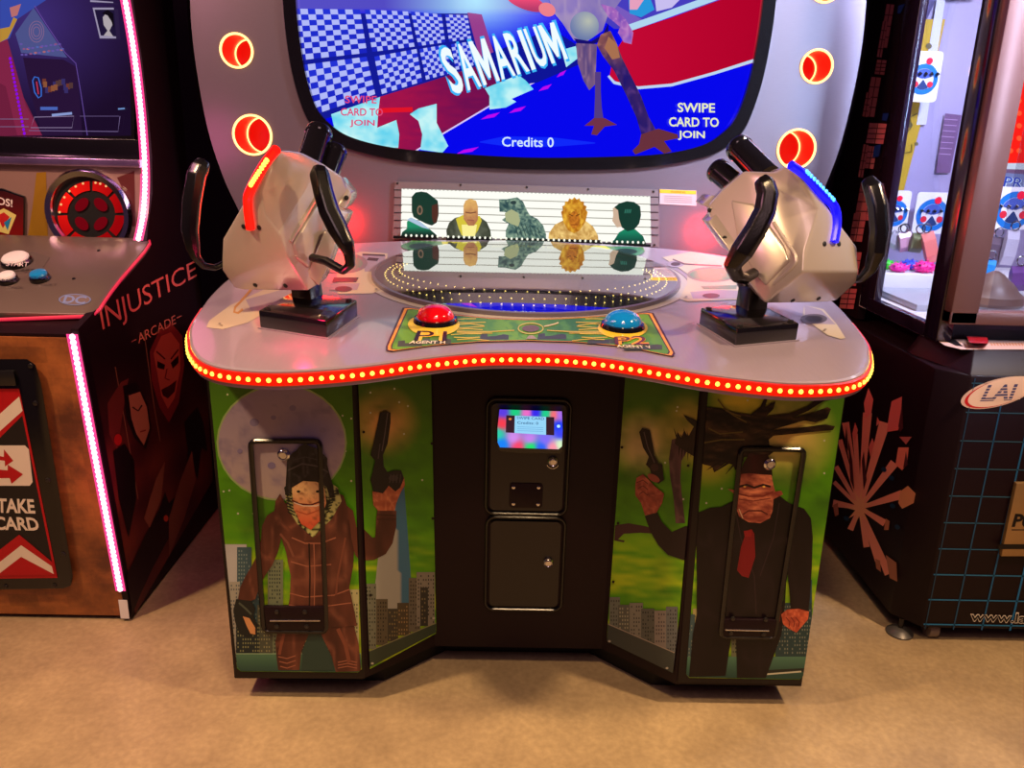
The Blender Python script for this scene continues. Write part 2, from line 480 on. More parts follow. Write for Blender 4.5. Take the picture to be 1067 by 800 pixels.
# left pods
a.P([(240, 318), (300, 290), (330, 290), (322, 300), (258, 336), (232, 343), (215, 341), (218, 334)], TAN)
a.P([(256, 312), (300, 300), (330, 300), (300, 322), (262, 324)], LIL)
a.L([(262, 301), (250, 315), (245, 320), (244, 325), (248, 326), (253, 322)], 2.4, (170, 120, 50))
a.P([(376, 262), (404, 264), (402, 281), (398, 300), (388, 306), (352, 306), (350, 270)], TAN)
a.P([(377, 264), (402, 266), (399, 282), (380, 283)], LIL)
a.L([(378, 265), (401, 266)], 1.8, DK); a.P([(384, 268), (395, 269), (393, 272), (382, 271)], DK)
a.E(356, 274, 27, 11, (120, 110, 118)); a.E(356, 274, 22, 8.5, (96, 128, 116))
a.P([(348, 289), (374, 289), (371, 294), (346, 294)], DK); a.P([(345, 295), (375, 295), (372, 302), (343, 302)], LIL)
a.E(358, 301, 9, 3, DK)
# right pods
a.P([(690, 268), (720, 262), (756, 268), (760, 283), (776, 300), (770, 312), (716, 314), (708, 311), (716, 296), (716, 285), (700, 274)], TAN)
a.P([(719, 304), (748, 302), (776, 303), (775, 311), (722, 311)], LIL)
a.E(742, 286, 26, 8, (132, 122, 118)); a.E(742, 286, 23, 6.5, (84, 134, 112))
a.E(704, 275, 9, 3.4, LIL); a.E(704, 275, 5, 2, DK); a.L([(701, 270), (713, 275), (752, 277)], 1.4, (96, 70, 80))
a.P([(730, 298), (768, 297), (767, 301), (733, 301)], (110, 130, 116)); a.E(741, 308, 9, 2.6, DK)
a.P([(836, 330), (838, 318), (858, 322), (872, 338), (881, 352), (876, 353), (862, 349)], TAN)
a.P([(838, 318), (856, 323), (871, 338), (840, 337)], LIL); a.E(848, 332, 14, 5, (80, 72, 80)); a.E(848, 332, 9, 3.2, (30, 26, 30))
# back strip with lettering
a.P([(428, 250.5), (670, 257.5), (672, 262), (660, 264), (548, 258.5), (436, 259), (424, 257)], (70, 120, 60))
a.P([(460, 251.5), (630, 256), (640, 261), (548, 257.5), (462, 257)], (182, 186, 40))
a.E(439, 256.5, 21, 5, (60, 110, 72)); a.E(439, 256.5, 13, 3.2, (40, 44, 56)); a.E(652, 262, 19, 5.4, (60, 120, 90)); a.E(652, 262, 12, 3.2, (30, 46, 52))
a.lift(.0003)
for tx, x0, x1, y0, y1 in (('MEN', 467, 511, 252.2, 257.2), ('IN', 530, 549, 253.6, 257.8), ('BLACK', 556, 620, 254.4, 259.6)):
    a.T(tx, [(x0, y0), (x1, y0+.9), (x1+1, y1+.6), (x0-1, y1)], (18, 22, 12), .01)
# front green player panel
pan = [(419.5, 320.5), (425, 320), (470, 327), (510, 331), (548, 332.5), (590, 331), (640, 328), (676, 325.5), (681, 326), (703.5, 368), (702, 371), (697, 370.5), (650, 361), (600, 356.5), (550, 355), (500, 356), (450, 360), (408, 366), (402, 365), (402, 361)]
a.P(pan, (70, 40, 40))
def sh(p, k, c=(552, 345)): return [(c[0]+(x-c[0])*k, c[1]+(y-c[1])*(2*k-1)) for x, y in p]
a.P(sh(pan, .985), (226, 150, 50)); a.P(sh(pan, .965), (64, 40, 34))
a.P(sh(pan, .955), lambda x, y: mixc((56, 112, 44), (104, 158, 40), (sin(x*.05)+1)/2) if (x*7+y*3) % 13 > 3 else (76, 134, 48))
for x0, x1, yy in ((414, 440, 361), (440, 470, 358.5), (500, 530, 354), (560, 590, 353.6), (612, 650, 358), (650, 690, 364.5)):
    a.P([(x0, yy), (x0+1, yy-6), (x0+8, yy-6.5), (x0+8, yy-3.5), (x0+16, yy-4), (x1-5, yy-6), (x1, yy-5), (x1, yy-.3)], (66, 74, 66))
YL = (196, 176, 60)
for s, cx in ((1, 470), (-1, 636)):
    for k in range(9):
        y = 333+k*2.6; x = cx + s*(k % 3)*3
        a.L([(x, y), (x+s*14, y-1+(k % 2)*1.6), (x+s*(26+(k*7) % 12), y+(k % 3)-1)], .9, YL)
    a.L([(cx+s*6, 345), (cx+s*40, 345.5), (cx+s*66, 344)], 1, YL)
a.L([(x, y) for x, y in ringpts(553, 342, 13, 5.5, 30)], 1.1, (186, 180, 90), True); a.E(553, 342, 9, 3.6, (104, 88, 84))
a.L([(567, 340), (576, 338), (582, 336)], 1.4, (200, 190, 150)); a.P([(548, 353), (551, 349.5), (555, 349), (560, 353)], (150, 140, 140))
a.E(452, 338, 27, 12, (214, 190, 60)); a.E(649, 341.5, 26, 11, (222, 190, 50))
a.lift(.0003)
q1 = [(435, 344.5), (466, 345), (465, 355), (431, 354.5)]; q2 = [(640, 350.5), (673, 349.5), (677, 359), (641, 358.5)]
a.T('P1', q1, (236, 190, 60), .05); a.T('P2', q2, (236, 160, 50), .05)
a.T('P1', q1, (36, 20, 30), .0); a.T('P2', q2, (96, 50, 60), .0)
a.T('AGENT H', [(428, 354.6), (464, 355), (464, 358), (426, 357.8)], (226, 216, 200), .02)
a.T('AGENT V', [(642, 358.8), (677, 360), (680, 363), (643, 361.6)], (226, 216, 200), .02)
# little screw heads printed
for x, y in ((392, 301), (229, 337), (715, 309), (860, 343)): a.E(x, y, 1.6, .8, (120, 110, 104))
a.build('deck_artwork', MT['print_matte'], mach)

# ---- infinity mirror under glass
N = 72
def ell(rx, ry, cy, z): return [(rx*cos(2*pi*k/N), cy+ry*sin(2*pi*k/N), tz(cy+ry*sin(2*pi*k/N))+z) for k in range(N)]
mr = MB(); mr.prism(ell(.487, .431, .56, .0006), ell(.487, .431, .56, .0012)); mbase = mr.build('mirror_base', pbr('dark_mirror_floor', (38, 34, 40), .3), mach)
ld = MB()
for rx, ry, cy, n in ((.455, .335, .56, 92), (.435, .285, .575, 84), (.415, .235, .60, 78)):
    for k in range(n):
        t = 2*pi*(k+.5)/n; y = cy+ry*sin(t)
        if sin(t) > .35: continue
        ld.ball((rx*cos(t), y, tz(y)+.0025), .0026, 6)
ld.build('infinity_lights', MT['led_w'], mbase)['kind'] = 'stuff'
rim = MB(); A0, A1 = ell(.487, .431, .56, .0), ell(.487, .431, .56, .013); B0, B1 = ell(.497, .441, .56, .0), ell(.497, .441, .56, .012)
rim.add(A0+A1+B1+B0, [(j*N+k, j*N+(k+1) % N, (j+1)*N+(k+1) % N, (j+1)*N+k) for j in range(3) for k in range(N)])
rim.build('mirror_rim', pbr('rim_grey', (120, 112, 124), .3, .3), mach, smooth=True, angle=.6)
MB().add([(x, y, z+.001+(y-.56)*.018) for x, y, z in ell(.487, .431, .56, .0115)], [tuple(range(N))]).build('round_deck_glass', MT['glass'], mach)

# ---- start buttons
nT = P_T.n
for x, y, m_ in ((-.252, .055, 'red_btn'), (.246, .045, 'blue_btn')):
    c = Vector((x, y, tz(y)))
    b = MB().lathe(c, nT, [(.058, .001), (.060, .006), (.056, .016), (.048, .018)], 40).build('start_button', MT['black_gloss'], mach, smooth=True, angle=.5)
    b['label'] = 'red domed start button in a black ring' if m_ == 'red_btn' else 'blue domed start button in a black ring'
    MB().lathe(c, nT, [(.050, .012)]+[(.050*cos(t), .016+.034*sin(t)) for t in [i*pi/2/9 for i in range(10)]], 40).build('button_dome', MT[m_], b, smooth=True)

# ---- bezel plate
prof = [(1.10, .97), (1.2, 1.035), (1.345, 1.09), (1.47, 1.14), (1.65, 1.185), (1.9, 1.21), (2.1, 1.208), (2.35, 1.18), (2.6, 1.12), (2.78, .98)]
ps = spline([(w, z, 0) for z, w in prof], 5)
bo = [(p.x, p.y) for p in ps] + [(-p.x, p.y) for p in reversed(ps)]
plate = MB().prism([(x, 1.1, z) for x, z in bo], [(x, 1.19, z) for x, z in bo]).build('screen_bezel', MT['bezel'], mach)
so = [(0, 1.521), (.35, 1.531), (.53, 1.55), (.70, 1.59), (.78, 1.64), (.825, 1.70), (.86, 1.82), (.878, 1.95), (.885, 2.1), (.88, 2.3), (.84, 2.5), (.7, 2.62), (0, 2.66)]
si = [(0, 1.570), (.352, 1.582), (.53, 1.598), (.66, 1.63), (.73, 1.675), (.775, 1.73), (.805, 1.83), (.822, 1.95), (.83, 2.1), (.825, 2.3), (.79, 2.47), (.67, 2.57), (0, 2.6)]
def sym(h): f = h + [(-x, z) for x, z in h[-2:0:-1]]; return [(p.x, p.y) for p in spline([(x, z, 0) for x, z in f], 5, True)]
SO, SI = sym(so), sym(si); SM = [((a[0]*.97), (a[1]-2.1)*.97+2.1) for a in SO]
n = len(SO)
def cutp(o, y0, y1):
    m = len(o); return ([(x, y0, z) for x, z in o]+[(x, y1, z) for x, z in o], [tuple(range(m)), tuple(range(m, 2*m))[::-1]]+[(i, m+i, m+(i+1) % m, (i+1) % m) for i in range(m)])
RINGS = [(1.056, 1.916, .057), (1.019, 1.625, .070), (.90, 1.335, .085), (1.052, 2.185, .055)]
cs = [cutp(SM, 1.0, 1.3)]
for x, z, r in RINGS:
    for s in (-1, 1): cs.append(cutp([(s*x+r*cos(2*pi*k/40), z+r*sin(2*pi*k/40)) for k in range(40)], 1.0, 1.3))
cut(plate, cs)
# black frame round the screen
rows = [[(x, 1.105, z) for x, z in SO], [(x, 1.082, z) for x, z in [(a[0]*.99, (a[1]-2.1)*.99+2.1) for a in SO]], [(x, 1.082, z) for x, z in SI], [(x, 1.106, z) for x, z in SI]]
V = [v for r_ in rows for v in r_]
obj('screen_frame', V, [(j*n+i, j*n+(i+1) % n, (j+1)*n+(i+1) % n, (j+1)*n+i) for j in range(3) for i in range(n)], MT['black_gloss'], mach)
# dark housing behind the bezel
ho = [(x*1.012, z) for x, z in bo]; hn = len(ho); hi = [(x*.965, z*.98+.03) for x, z in bo]
V = [(x, 1.11, z) for x, z in ho]+[(x, 1.9, z) for x, z in ho]+[(x, 1.9, z) for x, z in hi]+[(x, 1.2, z) for x, z in hi]
F = [(j*hn+i, j*hn+(i+1) % hn, (j+1)*hn+(i+1) % hn, (j+1)*hn+i) for j in range(3) for i in range(hn)] + [tuple(hn+i for i in range(hn))]
obj('display_housing', V, F, MT['black'], mach)
MB().box((-.95, 1.12, .05), (.95, 1.9, 1.12)).build('rear_cabinet', MT['black'], mach)
# round red lights sunk in the bezel
for x, z, r in RINGS:
    for s in (-1, 1):
        c = (s*x, 1.1, z); deep = .16 if r < .08 else .12
        t = MB().lathe(c, (0, 1, 0), [(r*.995, .0), (r*.97, deep)], 40)
        t.f = [f for f in t.f if len(f) < 10]; t.m = [0]*len(t.f)
        rl = t.build('round_light', MT['red_glow'], mach, smooth=True)
        MB().lathe((s*x, 1.1+deep, z), (0, 1, 0), [(r*.97, 0), (r*.97, .004)], 40).build('light_base', MT['red_deep'], rl)
        def circ(y, rr, th): return MB().tube([(s*x+rr*cos(2*pi*k/48), y, z+rr*sin(2*pi*k/48)) for k in range(48)], th, 8, closed=True)
        circ(1.096, r, .0042).build('light_ring', MT['ring'], rl, smooth=True)
        circ(1.1+deep-.006, r*.95, .003).build('inner_ring', MT['ring'], rl, smooth=True)

# ---- the picture on the curved screen
def bg(x, y):
    c = (4, 6, 236)
    if y < 14: c = mixc((96, 90, 200), (70, 60, 190), x/800)
    d = math.hypot((x-495)/95, (y-2)/55)
    c = mixc((170, 235, 255), c, d) if d < 1 else c
    if x > 740 and y < 30: c = mixc(c, (90, 20, 220), (x-740)/60)
    return c
a = Art(P_S, .0, .00035)
a.G([(303, -160), (303, 40), (320, 105), (354, 146), (450, 168), (550, 174), (650, 173), (738, 161), (776, 134), (797, 90), (806, 30), (809, -160)], bg, 8)
a.P([(305, 14), (496, 14), (520, 62), (470, 84), (400, 105), (335, 125), (318, 100)], (18, 26, 150))
def checker(q, nx, ny):
    def bi(u, v): return tuple((1-u)*((1-v)*q[0][k]+v*q[3][k]) + u*((1-v)*q[1][k]+v*q[2][k]) for k in (0, 1))
    a.P(q, (178, 186, 248)); k = a.k
    for i in range(nx):
        for j in range(ny):
            if (i+j) % 2 == 0:
                a.k = k; a.P([bi(i/nx, j/ny), bi((i+1)/nx, j/ny), bi((i+1)/nx, (j+1)/ny), bi(i/nx, (j+1)/ny)], mixc((34, 50, 214), (24, 34, 190), j/ny))
checker([(305, 9), (375, 10), (382.5, 55), (311, 63)], 9, 9); checker([(380, 10), (425, 12), (432, 48.5), (388, 54)], 8, 9)
checker([(428, 12), (460, 15), (464, 44), (436, 48)], 7, 9); checker([(464, 15), (487, 16), (491, 40), (468, 43.5)], 6, 9)
checker([(313, 68), (382, 59), (391, 98), (320, 122)], 9, 8); checker([(390, 59), (434, 51), (440, 85), (398, 98)], 8, 8)
checker([(437, 51), (465, 46.5), (470, 76), (444, 83)], 7, 8); checker([(470, 46), (493, 43), (497, 67), (475, 73)], 6, 8)
a.P([(487, 13), (502, 15), (516, 60), (500, 62)], (150, 60, 140))
a.P([(392, 102), (444, 86), (500, 68), (520, 62), (535, 80), (520, 104), (470, 134), (430, 160), (380, 158), (375, 120)], lambda x, y: mixc((190, 20, 70), (110, 14, 80), (x-390)/150+fb(x*.05, y*.3)*.5))
a.L([(385, 116), (400, 115), (430, 114)], 5, (225, 20, 40))
a.L([(424, 163), (462, 139), (516, 107), (560, 84)], 1.6, (220, 200, 250))
a.P([(500, 60), (575, 30), (606, 50), (606, 66), (560, 86), (530, 90)], (12, 20, 150))
for x, y, l in ((511, 121, 10), (539, 114.5, 9), (568, 91.5, 7), (585, 77, 5), (487, 157, 12)):
    a.P([(x-l, y+3.5), (x-l*.3, y-1), (x+l, y-4), (x+l*.4, y+1)], (190, 10, 240))
def paper(p): a.P(p, lambda x, y: mixc((196, 244, 246), (70, 200, 236), fb(x*.06, y*.07)*1.6-.4))
paper([(345, 119), (396, 101), (394, 118), (393, 133), (413, 125), (416, 140), (415, 154), (380, 152), (350, 140)])
paper([(427, 119), (436, 113), (455, 108), (455, 128), (467, 152), (461, 159), (438, 156), (440, 140), (436, 126)])
paper([(505, 92), (540, 78), (548, 84), (556, 93), (533, 103), (538, 106), (527, 112), (510, 114), (510, 100)])
paper([(585, 52), (600, 48), (603, 60), (590, 70)])
# red floor panel on the right with its white edge
a.P([(600, 0), (742, -8), (742, 0), (655, 30), (640, 30)], (70, 60, 190)); a.P([(610, 0), (640, 4), (672, 22), (660, 28), (636, 20)], (120, 90, 190))
a.P([(655, 0), (676, -6), (682, 10), (668, 18), (656, 14)], (40, 150, 220)); a.P([(682, -4), (716, -8), (700, 8), (684, 12)], (200, 190, 240)); a.P([(656, 0), (672, -2), (664, 10), (656, 10)], (230, 160, 190))
a.L([(650, 31), (690, 17), (748, -4)], 7, (176, 214, 240))
a.P([(655, 33), (700, 18), (750, 0), (795, -20), (796, 62), (770, 70), (745, 76), (700, 88), (665, 90), (645, 87), (635, 80), (640, 55)], lambda x, y: mixc((196, 8, 52), (176, 0, 40), (x-640)/150))
a.L([(634, 79), (640, 86), (665, 91.5), (700, 88.5), (745, 76), (792, 61)], [2.4, 3, 3, 3, 3, 3.4], (190, 214, 240))
# running creature
a.lift(.0005)
SK = leather((90, 80, 190), (150, 130, 180), (200, 170, 190), .07, .07)
a.P([(570, -8), (566, -40), (574, -66), (596, -76), (622, -74), (642, -60), (646, -30), (640, -8)], SK)
a.P([(572, -50), (552, -34), (540, -12), (552, -4), (566, -20), (578, -36)], SK); a.P([(640, -50), (660, -34), (656, -12), (640, 10), (628, 6), (638, -16)], SK)
a.E(608, -98, 26, 28, lambda x, y: mixc((200, 180, 190), (110, 90, 190), math.hypot(x-602, y+104)/34)); a.E(599, -100, 5, 7, (20, 16, 60)); a.E(617, -100, 5, 7, (20, 16, 60)); a.L([(600, -84), (616, -84)], 1.6, (70, 40, 90))
FL, FD = (150, 120, 170), (96, 60, 90)
a.P([(570, -10), (640, -10), (634, 14), (628, 32), (610, 44), (598, 42), (586, 24), (576, 12)], leather((90, 80, 190), (150, 130, 180), (190, 170, 186), .07, .07))
a.E(548, 2, 22, 8, lambda x, y: mixc((250, 60, 110), (170, 20, 90), (y+4)/14), .35); a.E(570, 10, 9, 7, (230, 120, 130), .4)
a.E(609, 27, 15, 15, lambda x, y: mixc((184, 190, 176), (104, 120, 170), math.hypot(x-613, y-22)/20))
a.P([(598, 40), (616, 43), (628, 36), (634, 24), (634, 33), (628, 42), (616, 47), (602, 46)], (20, 12, 110))
a.P([(600, 45), (622, 46), (621, 70), (620, 88), (614, 94), (608, 84), (602, 66)], leather((60, 50, 120), (130, 96, 130), (190, 150, 160), .2, .07))
a.P([(620, 75), (626, 75), (626, 95), (627, 112), (629, 125), (619, 125), (620, 100)], (84, 60, 130))
a.P([(609, 131), (619, 123), (630, 123), (643, 130), (630, 132), (622, 141), (616, 140), (619, 131)], (112, 50, 72))
a.P([(622, 47), (626, 36), (636, 32), (642, 44), (648, 60), (660, 84), (668, 100), (676, 122), (686, 140), (670, 146), (663, 122), (652, 98), (640, 74), (628, 58)], lambda x, y: mixc(leather((70, 40, 70), (160, 96, 86), (214, 150, 110), .2, .12)(x, y), leather((14, 12, 110), (60, 36, 100), (130, 80, 140), .25, .06)(x, y), (y-45)/30))
a.P([(634, 38), (643, 46), (646, 60), (638, 62), (630, 50)], (168, 112, 80))
a.P([(668, 140), (686, 134), (706, 140), (707, 144), (692, 147), (700, 158), (692, 160), (682, 153), (672, 157), (662, 161), (659, 157), (666, 150)], (104, 48, 60))
a.P([(626, 4), (640, 8), (652, 20), (660, 34), (658, 46), (650, 44), (644, 34), (646, 28), (634, 18)], leather((90, 60, 180), (180, 110, 190), (230, 170, 210), .2, .15))
a.lift(.0005)
sq = [(456, 51), (577, 23), (592, 61), (473, 99)]
def title(q, col, bold):
    W_ = [1, 1.15, 1.35, 1.15, 1, .34, 1, 1.35]; g_ = .16; tot_ = sum(W_)+g_*7; u = 0
    lp = lambda A, B, t: (A[0]+(B[0]-A[0])*t, A[1]+(B[1]-A[1])*t)
    for ch, w_ in zip('SAMARIUM', W_):
        u0, u1 = u/tot_, (u+w_)/tot_; u += w_+g_; k = a.k
        if ch == 'M':
            TL, TR, BR_, BL_ = lp(q[0], q[1], u0), lp(q[0], q[1], u1), lp(q[3], q[2], u1), lp(q[3], q[2], u0)
            a.P([lp(lp(BL_, BR_, x_), lp(TL, TR, x_), y_) for x_, y_ in ((0, 0), (0, 1), (.24, 1), (.5, .5), (.76, 1), (1, 1), (1, 0), (.8, 0), (.8, .58), (.57, .12), (.43, .12), (.2, .58), (.2, 0))], col); a.k = k
            continue
        a.T(ch, [lp(q[0], q[1], u0), lp(q[0], q[1], u1), lp(q[3], q[2], u1), lp(q[3], q[2], u0)], col, bold); a.k = k
    a.k += a.eps
title([(453.5, 48.5), (579, 20.5), (594, 63.5), (471.5, 101.5)], (60, 180, 250), .045); a.lift()
title(sq, (240, 252, 255), .02)
for tx, cx, cy, w in (('SWIPE', 725.5, 112, 39), ('CARD TO', 723, 127, 52), ('JOIN', 720.5, 141, 28)):
    a.T(tx, [(cx-w/2, cy-5), (cx+w/2, cy-4.4), (cx+w/2, cy+5.4), (cx-w/2, cy+4.8)], (238, 240, 190), .02)
for tx, cx, cy, w in (('SWIPE', 376, 103.5, 33), ('CARD TO', 377, 116.5, 44), ('JOIN', 377.5, 128.5, 26)):
    a.T(tx, [(cx-w/2, cy-4), (cx+w/2, cy-3.6), (cx+w/2, cy+4.4), (cx-w/2, cy+4)], (224, 70, 120), .016)
a.L([(500, 148), (525, 147), (575, 148), (620, 149)], [1, 10, 10, 1], (14, 40, 250))
a.T('Credits 0', [(523, 142.4), (577, 143.2), (577, 153.4), (523, 152.6)], (214, 236, 255), .012)
a.build('screen', MT['screen'], mach)

# ---- backlit line-up panel under the screen
at = P_B.at
lb = MB().prism([at(*p) for p in ((412, 189), (685.5, 197.5), (686.5, 257), (409.5, 248.5))], [at(*p)+Vector((0, -.012, 0)) for p in ((412, 189), (685.5, 197.5), (686.5, 257), (409.5, 248.5))]).build('lineup_lightbox', pbr('grey_panel', (120, 110, 112), .4, .2), mach)
pl = Plane((0, 1.088, 0), (0, -1, 0))
a = Art(pl, .0008, .00018)
for k in range(6):
    yl, yr = 198+k*7.9, 205.2+k*7.9
    a.L([(410.5, yl-.2), (419, yl)], 1, (40, 34, 40)); a.L([(677, yr), (686, yr+.2)], 1, (40, 34, 40))
for x, y in ((414, 191), (480, 192.6), (549, 195), (613, 197), (681, 199.5), (413, 246.5), (547, 250.8), (682, 255)): MB().lathe(pl.at(x, y), (0, -1, 0), [(.0045, 0), (.004, .003), (.001, .004)], 10).build('screw', MT['screw'], lb, smooth=True)
a.build('height_lines', MT['print'], lb)
a = Art(pl, .0012, .00018)
WH = (255, 255, 246)
a.P([(418.5, 196.5), (677.5, 204.5), (678.5, 253), (417.5, 245.5)], WH)
for k in range(1, 6):
    yl, yr = 197+k*8, 204.8+k*8
    a.L([(418.5, yl), (677.5, yr)], .9, (150, 146, 132))
for k in range(62): a.P([(420+k*4.16, 196.2+k*.128), (421.6+k*4.16, 196.3+k*.128), (421.6+k*4.16, 197.3+k*.128), (420+k*4.16, 197.2+k*.128)], (150, 150, 140))
G1, G2 = (14, 86, 62), (10, 56, 44)
# profile of a man in a green suit
a.P([(424, 231), (428, 227), (437, 231), (447, 238), (455, 245), (455.5, 249), (417, 248.5), (419, 242), (424, 238)], lambda x, y: mixc((18, 140, 100), (8, 40, 34), (y-236)/9))
a.P([(424, 229), (428, 226.5), (438, 231), (448, 239), (440, 237), (430, 232)], (170, 196, 220))
a.P([(429, 212), (429, 205), (433, 200.5), (439, 199.5), (445, 200.5), (451, 205), (456, 209), (457, 216), (457, 224), (455, 232), (450, 235), (444, 233), (438, 230), (431, 226), (429, 220)], G2)
a.P([(450, 214), (456, 212), (457, 222), (455, 231), (452, 233), (450, 226)], (78, 44, 34)); a.E(437.5, 219, 3, 5, (130, 104, 84)); a.E(437.5, 219, 1.6, 3.2, (40, 54, 44))
# bald figure in olive jacket
a.P([(466, 249), (465, 240), (468, 232), (474, 227), (482, 225), (500, 226), (507, 231), (511, 240), (512, 250)], lambda x, y: mixc((120, 124, 104), (60, 66, 52), abs(x-489)/22+fb(x*.3, y*.2)-.5))
a.P([(475, 228), (482, 224), (500, 225), (502, 230), (498, 240), (494, 246), (481, 245), (478, 238)], (214, 196, 60)); a.P([(481, 234), (497, 234), (495, 246), (482, 246)], (252, 240, 150))
a.P([(483, 228), (483, 214), (485, 209), (490, 207), (496, 209), (498, 215), (498, 229), (494, 235), (488, 235)], lambda x, y: mixc((232, 184, 104), (170, 106, 74), (y-208)/34+fb(x*.3, y*.25)*.8-.3))
a.L([(485, 221), (490, 222), (496, 221)], 1.2, (120, 70, 50)); a.L([(487, 229), (494, 229.5)], 1, (150, 84, 70))
# scaly reptile bust
a.P([(527, 251), (527, 240), (530, 233), (526, 231), (523, 229), (527, 226), (530, 224), (527, 221), (520.5, 220.5), (520, 207.5), (528, 207.5), (539, 205.5), (545, 210), (549, 219), (552, 224), (560, 228), (566, 235), (569, 244), (569, 252)], lambda x, y: mixc((150, 176, 150), (34, 66, 72), fb(x*.45, y*.5)*2-.5))
for k in range(7): a.L([(534+k*4.4, 231+k), (538+k*4, 238+k), (540+k*4, 246)], .9, (50, 74, 70))
a.P([(526, 222), (533, 218), (540, 222), (542, 230), (540, 236), (532, 233), (527, 230)], (170, 176, 132)); a.E(535, 211, 3, 2, (40, 60, 62))
# orange spiky bust
sp = []
for k in range(17):
    t = pi*k/16; r = 1.0 if k % 2 else 1.16
    sp.append((598.5-12*r*cos(t), 221-13.5*r*sin(t)))
a.P([(571, 252), (572, 243), (578, 234), (588, 229), (609, 229), (618, 236), (623, 245), (624, 254)], lambda x, y: mixc((190, 140, 70), (246, 210, 130), fb(x*.35, y*.3)*2-.5))
a.P(sp+[(610, 231), (604, 240), (598, 243), (592, 240), (587, 231)], lambda x, y: mixc((240, 186, 60), (170, 96, 14), fb(x*.5, y*.2)*2-.5))
a.E(598.5, 229, 5.5, 9, lambda x, y: mixc((226, 140, 40), (150, 80, 20), fb(x*.5, y*.3)*2-.5)); a.L([(593, 223), (597, 225)], 1, (110, 60, 10)); a.L([(600, 225), (604, 223)], 1, (110, 60, 10)); a.L([(595, 234), (602, 234)], 1, (140, 70, 20))
# woman with hair in a bun, profile
a.P([(632, 255), (640, 250), (645, 242), (652, 238), (662, 239), (670, 246), (674, 256)], lambda x, y: mixc((16, 130, 96), (10, 60, 50), (y-242)/12))
a.P([(638.5, 217), (645, 214), (648, 236), (643, 237), (638, 230), (639, 224)], (206, 176, 150))
a.P([(640, 216), (645, 212), (653, 209.5), (661, 210.5), (667, 215), (668, 224), (666, 233), (661, 239), (654, 241), (648, 237), (645, 228), (644, 219)], G2)
for k in range(4): a.L([(651+k*1.8, 222), (652+k*1.8, 218)], .7, (60, 140, 120))
# dark shapes along the foot with small lamps
a.P([(409.8, 245.5), (455, 245.8), (455, 249), (409.6, 248.4)], (14, 14, 14)); a.P([(465, 247), (513, 247), (513, 250.6), (465, 250)], (14, 14, 14)); a.P([(527, 248), (627, 250), (627, 255), (527, 251.6)], (16, 16, 14)); a.P([(628, 252.5), (678, 254.5), (678, 257), (628, 255.6)], (14, 16, 14))
for k in range(46): a.E(423+k*5.5, 245.2+k*.165, 1.2, 1.5, (255, 255, 235), 0, 8)
a.build('backlit_picture', MT['litart'], lb)
wp = MB().prism([at(687.3, 197), at(725.5, 198.5), at(725.5, 214.5), at(687.3, 212.5)], [at(*p)+Vector((0, -.003, 0)) for p in ((687.3, 197), (725.5, 198.5), (725.5, 214.5), (687.3, 212.5))]).build('warning_placard', pbr('placard', (176, 164, 164), .4), mach)
a = Art(Plane((0, 1.097, 0), (0, -1, 0)), .0005)
a.P([(687.5, 197.3), (725.3, 198.8), (725.3, 202.6), (687.5, 201)], (206, 168, 50)); a.T('WARNING', [(699, 198.6), (714, 199.2), (714, 201.4), (699, 200.8)], (60, 44, 10))
for k in range(4): a.L([(692, 204+k*2), (721, 205.2+k*2)], .5, (130, 118, 120))
a.build('placard_print', MT['print'], wp)
# ---- printed panels of the base cabinet
def stars(a, L):
    for x, y in L: a.E(x, y, 1.1, 1.1, (196, 206, 170), 0, 8)
def skin_fold(a, pts, c=(120, 50, 30), w=.9): a.L(pts, w, c)
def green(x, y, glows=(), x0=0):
    c = mixc((70, 112, 34), (80, 150, 14), (y-395)/80)  # darker at the top: shade of the deck painted into the green
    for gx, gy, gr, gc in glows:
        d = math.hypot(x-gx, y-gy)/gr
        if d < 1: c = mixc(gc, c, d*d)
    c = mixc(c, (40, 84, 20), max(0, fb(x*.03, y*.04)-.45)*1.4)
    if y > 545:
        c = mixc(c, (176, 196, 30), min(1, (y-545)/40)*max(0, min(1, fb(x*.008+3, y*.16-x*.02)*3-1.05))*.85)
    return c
def towers(a, specs):
    """x0,x1,top,bottom,colour,window colour"""
    for x0, x1, yt, yb, c, wc in specs:
        a.P([(x0, yt), (x1, yt), (x1, yb), (x0, yb)], c)
        if wc:
            k0 = a.k; x = x0+1.5
            while x < x1-1.5:
                y = yt+3
                while y < yb-2:
                    if random.random() < .7: a.P([(x, y), (x+1.2, y), (x+1.2, y+2), (x, y+2)], wc)
                    y += 4
                    a.k = k0
                x += 2.6
            a.k = k0+a.eps
# left outer panel
a = Art(P_F, .004, .00008)
oL = [(221, 391), (363, 391), (366.5, 395), (377, 697), (373, 700.5), (251, 699.5), (247, 696), (217.5, 395)]
a.P([(214, 386), (369.5, 386), (380, 707), (244.5, 706.5)], (22, 14, 16))
a.lift(.0006); a.clip = oL
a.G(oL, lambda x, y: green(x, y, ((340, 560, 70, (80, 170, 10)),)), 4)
stars(a, [(237, 411), (344, 400), (366, 436), (360, 470), (357, 433), (366, 501), (239, 511), (264, 535), (233, 512), (248, 535)])
a.E(293.5, 461, 68, 61, (150, 176, 110))
def moon(x, y):
    c = mixc((150, 136, 168), (176, 160, 150), (y-405)/115)
    d = math.hypot((x-322)/40, (y-452)/34)
    if d < 1: c = mixc((118, 112, 168), c, d)
    return mixc(c, (120, 110, 140), max(0, fb(x*.07, y*.08)-.5)*2.2)
a.G([(293.5+66*cos(2*pi*k/36), 461+59*sin(2*pi*k/36)) for k in range(36)], moon, 2.5)
for x, y, r in ((265, 440, 7), (285, 435, 4), (305, 425, 5), (336, 448, 5), (283, 485, 6), (250, 470, 4), (310, 455, 6)): a.E(x, y, r*.7, r*.6, (128, 118, 154))
CR = (164, 168, 170)
